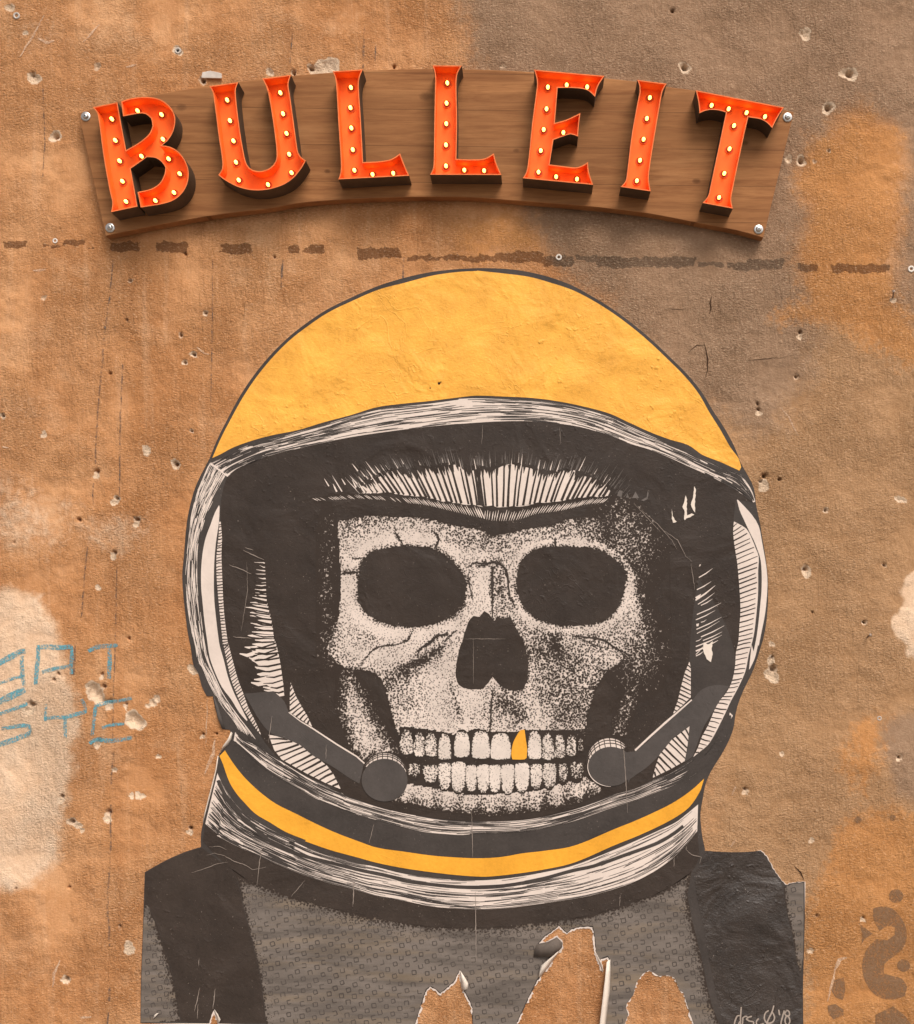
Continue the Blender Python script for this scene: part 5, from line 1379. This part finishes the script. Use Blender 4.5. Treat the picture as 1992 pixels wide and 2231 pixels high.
letter("orange bulb letter E", T('S3',(310,152),(1055,218),(985,330),(955,440),(890,380),(820,355),(690,345),(560,345),(530,715),(640,685),(720,650),(800,610),(785,740),(775,860),(700,835),(640,850),(515,895),(475,1155),(600,1170),(750,1185),(820,1165),(880,1128),(890,1230),(935,1370),(190,1300),(225,1240),(245,1150),(290,720),(340,330),(340,260)),
       T('S3',(456,340),(655,318),(872,338),(442,570),(412,788),(381,1010),(357,1237),(620,820),(544,1287),(764,1312)))
letter("orange bulb letter I", T('S4',(212,232),(490,268),(452,335),(435,420),(380,740),(325,1100),(322,1180),(338,1285),(55,1243),(100,1190),(115,1110),(160,750),(215,440),(235,340),(232,290)),
       T('S4',(330,403),(302,599),(271,796),(237,994),(208,1187)))
letter("orange bulb letter T", T('S4',(765,330),(1598,492),(1540,580),(1485,688),(1440,640),(1380,605),(1260,585),(1220,760),(1110,1290),(1100,1370),(1115,1448),(828,1395),(880,1330),(900,1250),(1050,540),(980,520),(900,515),(850,525),(800,548),(790,450)),
       T('S4',(913,476),(1074,509),(1243,545),(1417,583),(1125,667),(1082,886),(1033,1118),(984,1345)))

# spacers that hold the board off the wall (parts of the board)
for px, py in (T('S1',(135,487)) + T('S1',(328,1370)) + T('S4',(1630,587)) + T('S4',(1357,1645))):
    o = P(px, py, -.004)
    under(lathe([(.009,0),(.009,.0102),(.001,.0102)], 14, (o[0], .004, o[2]), "spacer", M_zinc), board)

# ------------------------------------------------------------------ small things in the wall
M_plastic = plain("white_plastic", (.74, .66, .58, 1), .5, 0, .4, .08, 60)
M_greyp = plain("grey_plastic", (.50, .43, .37, 1), .6, 0, .3, .15, 80)
M_steel = plain("rusty_nail", (.22, .16, .12, 1), .5, .8, .5, .3, 200)
def plug(t, x, y, r, label, mat, cap=.0016):
    (px, py), = T(t, (x, y)); o = P(px, py, 0)
    q = lathe([(r, -.006), (r, cap), (r*.88, cap + .0006), (r*.5, cap + .0004), (r*.44, -.004), (r*.05, -.005)], 20, o, "wall_plug", mat)
    tag(q, label, "wall plug", "plastic plugs set in the wall")
    k = lathe([(r*.40, -.0045), (r*.40, -.002), (r*.02, -.002)], 10, o, "plug_bore", M_dark); under(k, q)
plug('X0', 66, 62, .0088, "grey ring plug among scratches, high above the board's letter B", M_greyp)
plug('X0', 705, 200, .0085, "grey ring plug in a chipped hole, straight above the gap between letters B and U", M_greyp, .0005)
plug('X0', 219, 955, .0066, "small pale ring plug on the brown glue smear below the letter B end", M_plastic)
plug('X1', 411, 1020, .0080, "pale ring plug on the dark glue strip just above the helmet dome", M_plastic)
plug('W4', 1606, 98, .0085, "pale ring plug beside the end of the rust-orange patch", M_plastic)
plug('W5', 1345, 1755, .0062, "small ring plug right of the helmet, above the orange stain", M_greyp, .0008)

def nail(t, base, tip, label):
    (bx, by), (tx, ty) = T(t, base, tip)
    a = Vector(P(bx, by, -.004)); b = Vector(P(tx, ty, .034))
    d = (b - a).normalized(); u = d.orthogonal().normalized(); v = d.cross(u)
    vs, fs = [], []
    prof_ = [(a, .0019), (b - d*.0012, .0019), (b - d*.0012, .0040), (b - d*.0003, .0042), (b, .0034)]
    for c, r in prof_:
        for k in range(10):
            q = k / 10 * math.tau; vs.append(c + (u*math.cos(q) + v*math.sin(q))*r)
    for i in range(len(prof_)-1):
        for k in range(10):
            q = (k+1) % 10; fs.append((i*10+k, i*10+q, (i+1)*10+q, (i+1)*10+k))
    fs.append(tuple(range((len(prof_)-1)*10, len(prof_)*10)))
    o = mesh_obj("nail", vs, fs, M_steel, None, True)
    tag(o, label, "nail", "nails sticking out of the wall")
nail('W4', (1455,338), (1463,278), "rusty nail sticking out of the rust-orange patch")
nail('W5', (1242,1090), (1272,1068), "short nail sticking out of tan render near the pale patch")

# broken white plug shell hanging over its drill hole, just above the board
b0 = [Vector(P(*T('S1', q)[0], d)) for q, d in (((1055,185),.001),((1215,188),.006),((1212,148),.009),((1125,128),.007),((1062,140),.003))]
vs = [tuple(p) for p in b0] + [(p.x, p.y + .004, p.z + .002) for p in b0]
vs = [(p.x, p.y - .004, p.z) for p in b0] + [(p.x, min(.001, p.y + .003), p.z + .001) for p in b0]
fs = [tuple(range(4,-1,-1)), tuple(range(5,10))] + [(i, (i+1)%5, 5+(i+1)%5, 5+i) for i in range(5)]
o = mesh_obj("plug_shell", vs, fs, M_plastic)
bv = o.modifiers.new("bevel", 'BEVEL'); bv.width = .0008; bv.segments = 2
tag(o, "broken white plastic plug shell above the board, by the letter U", "plug shell")
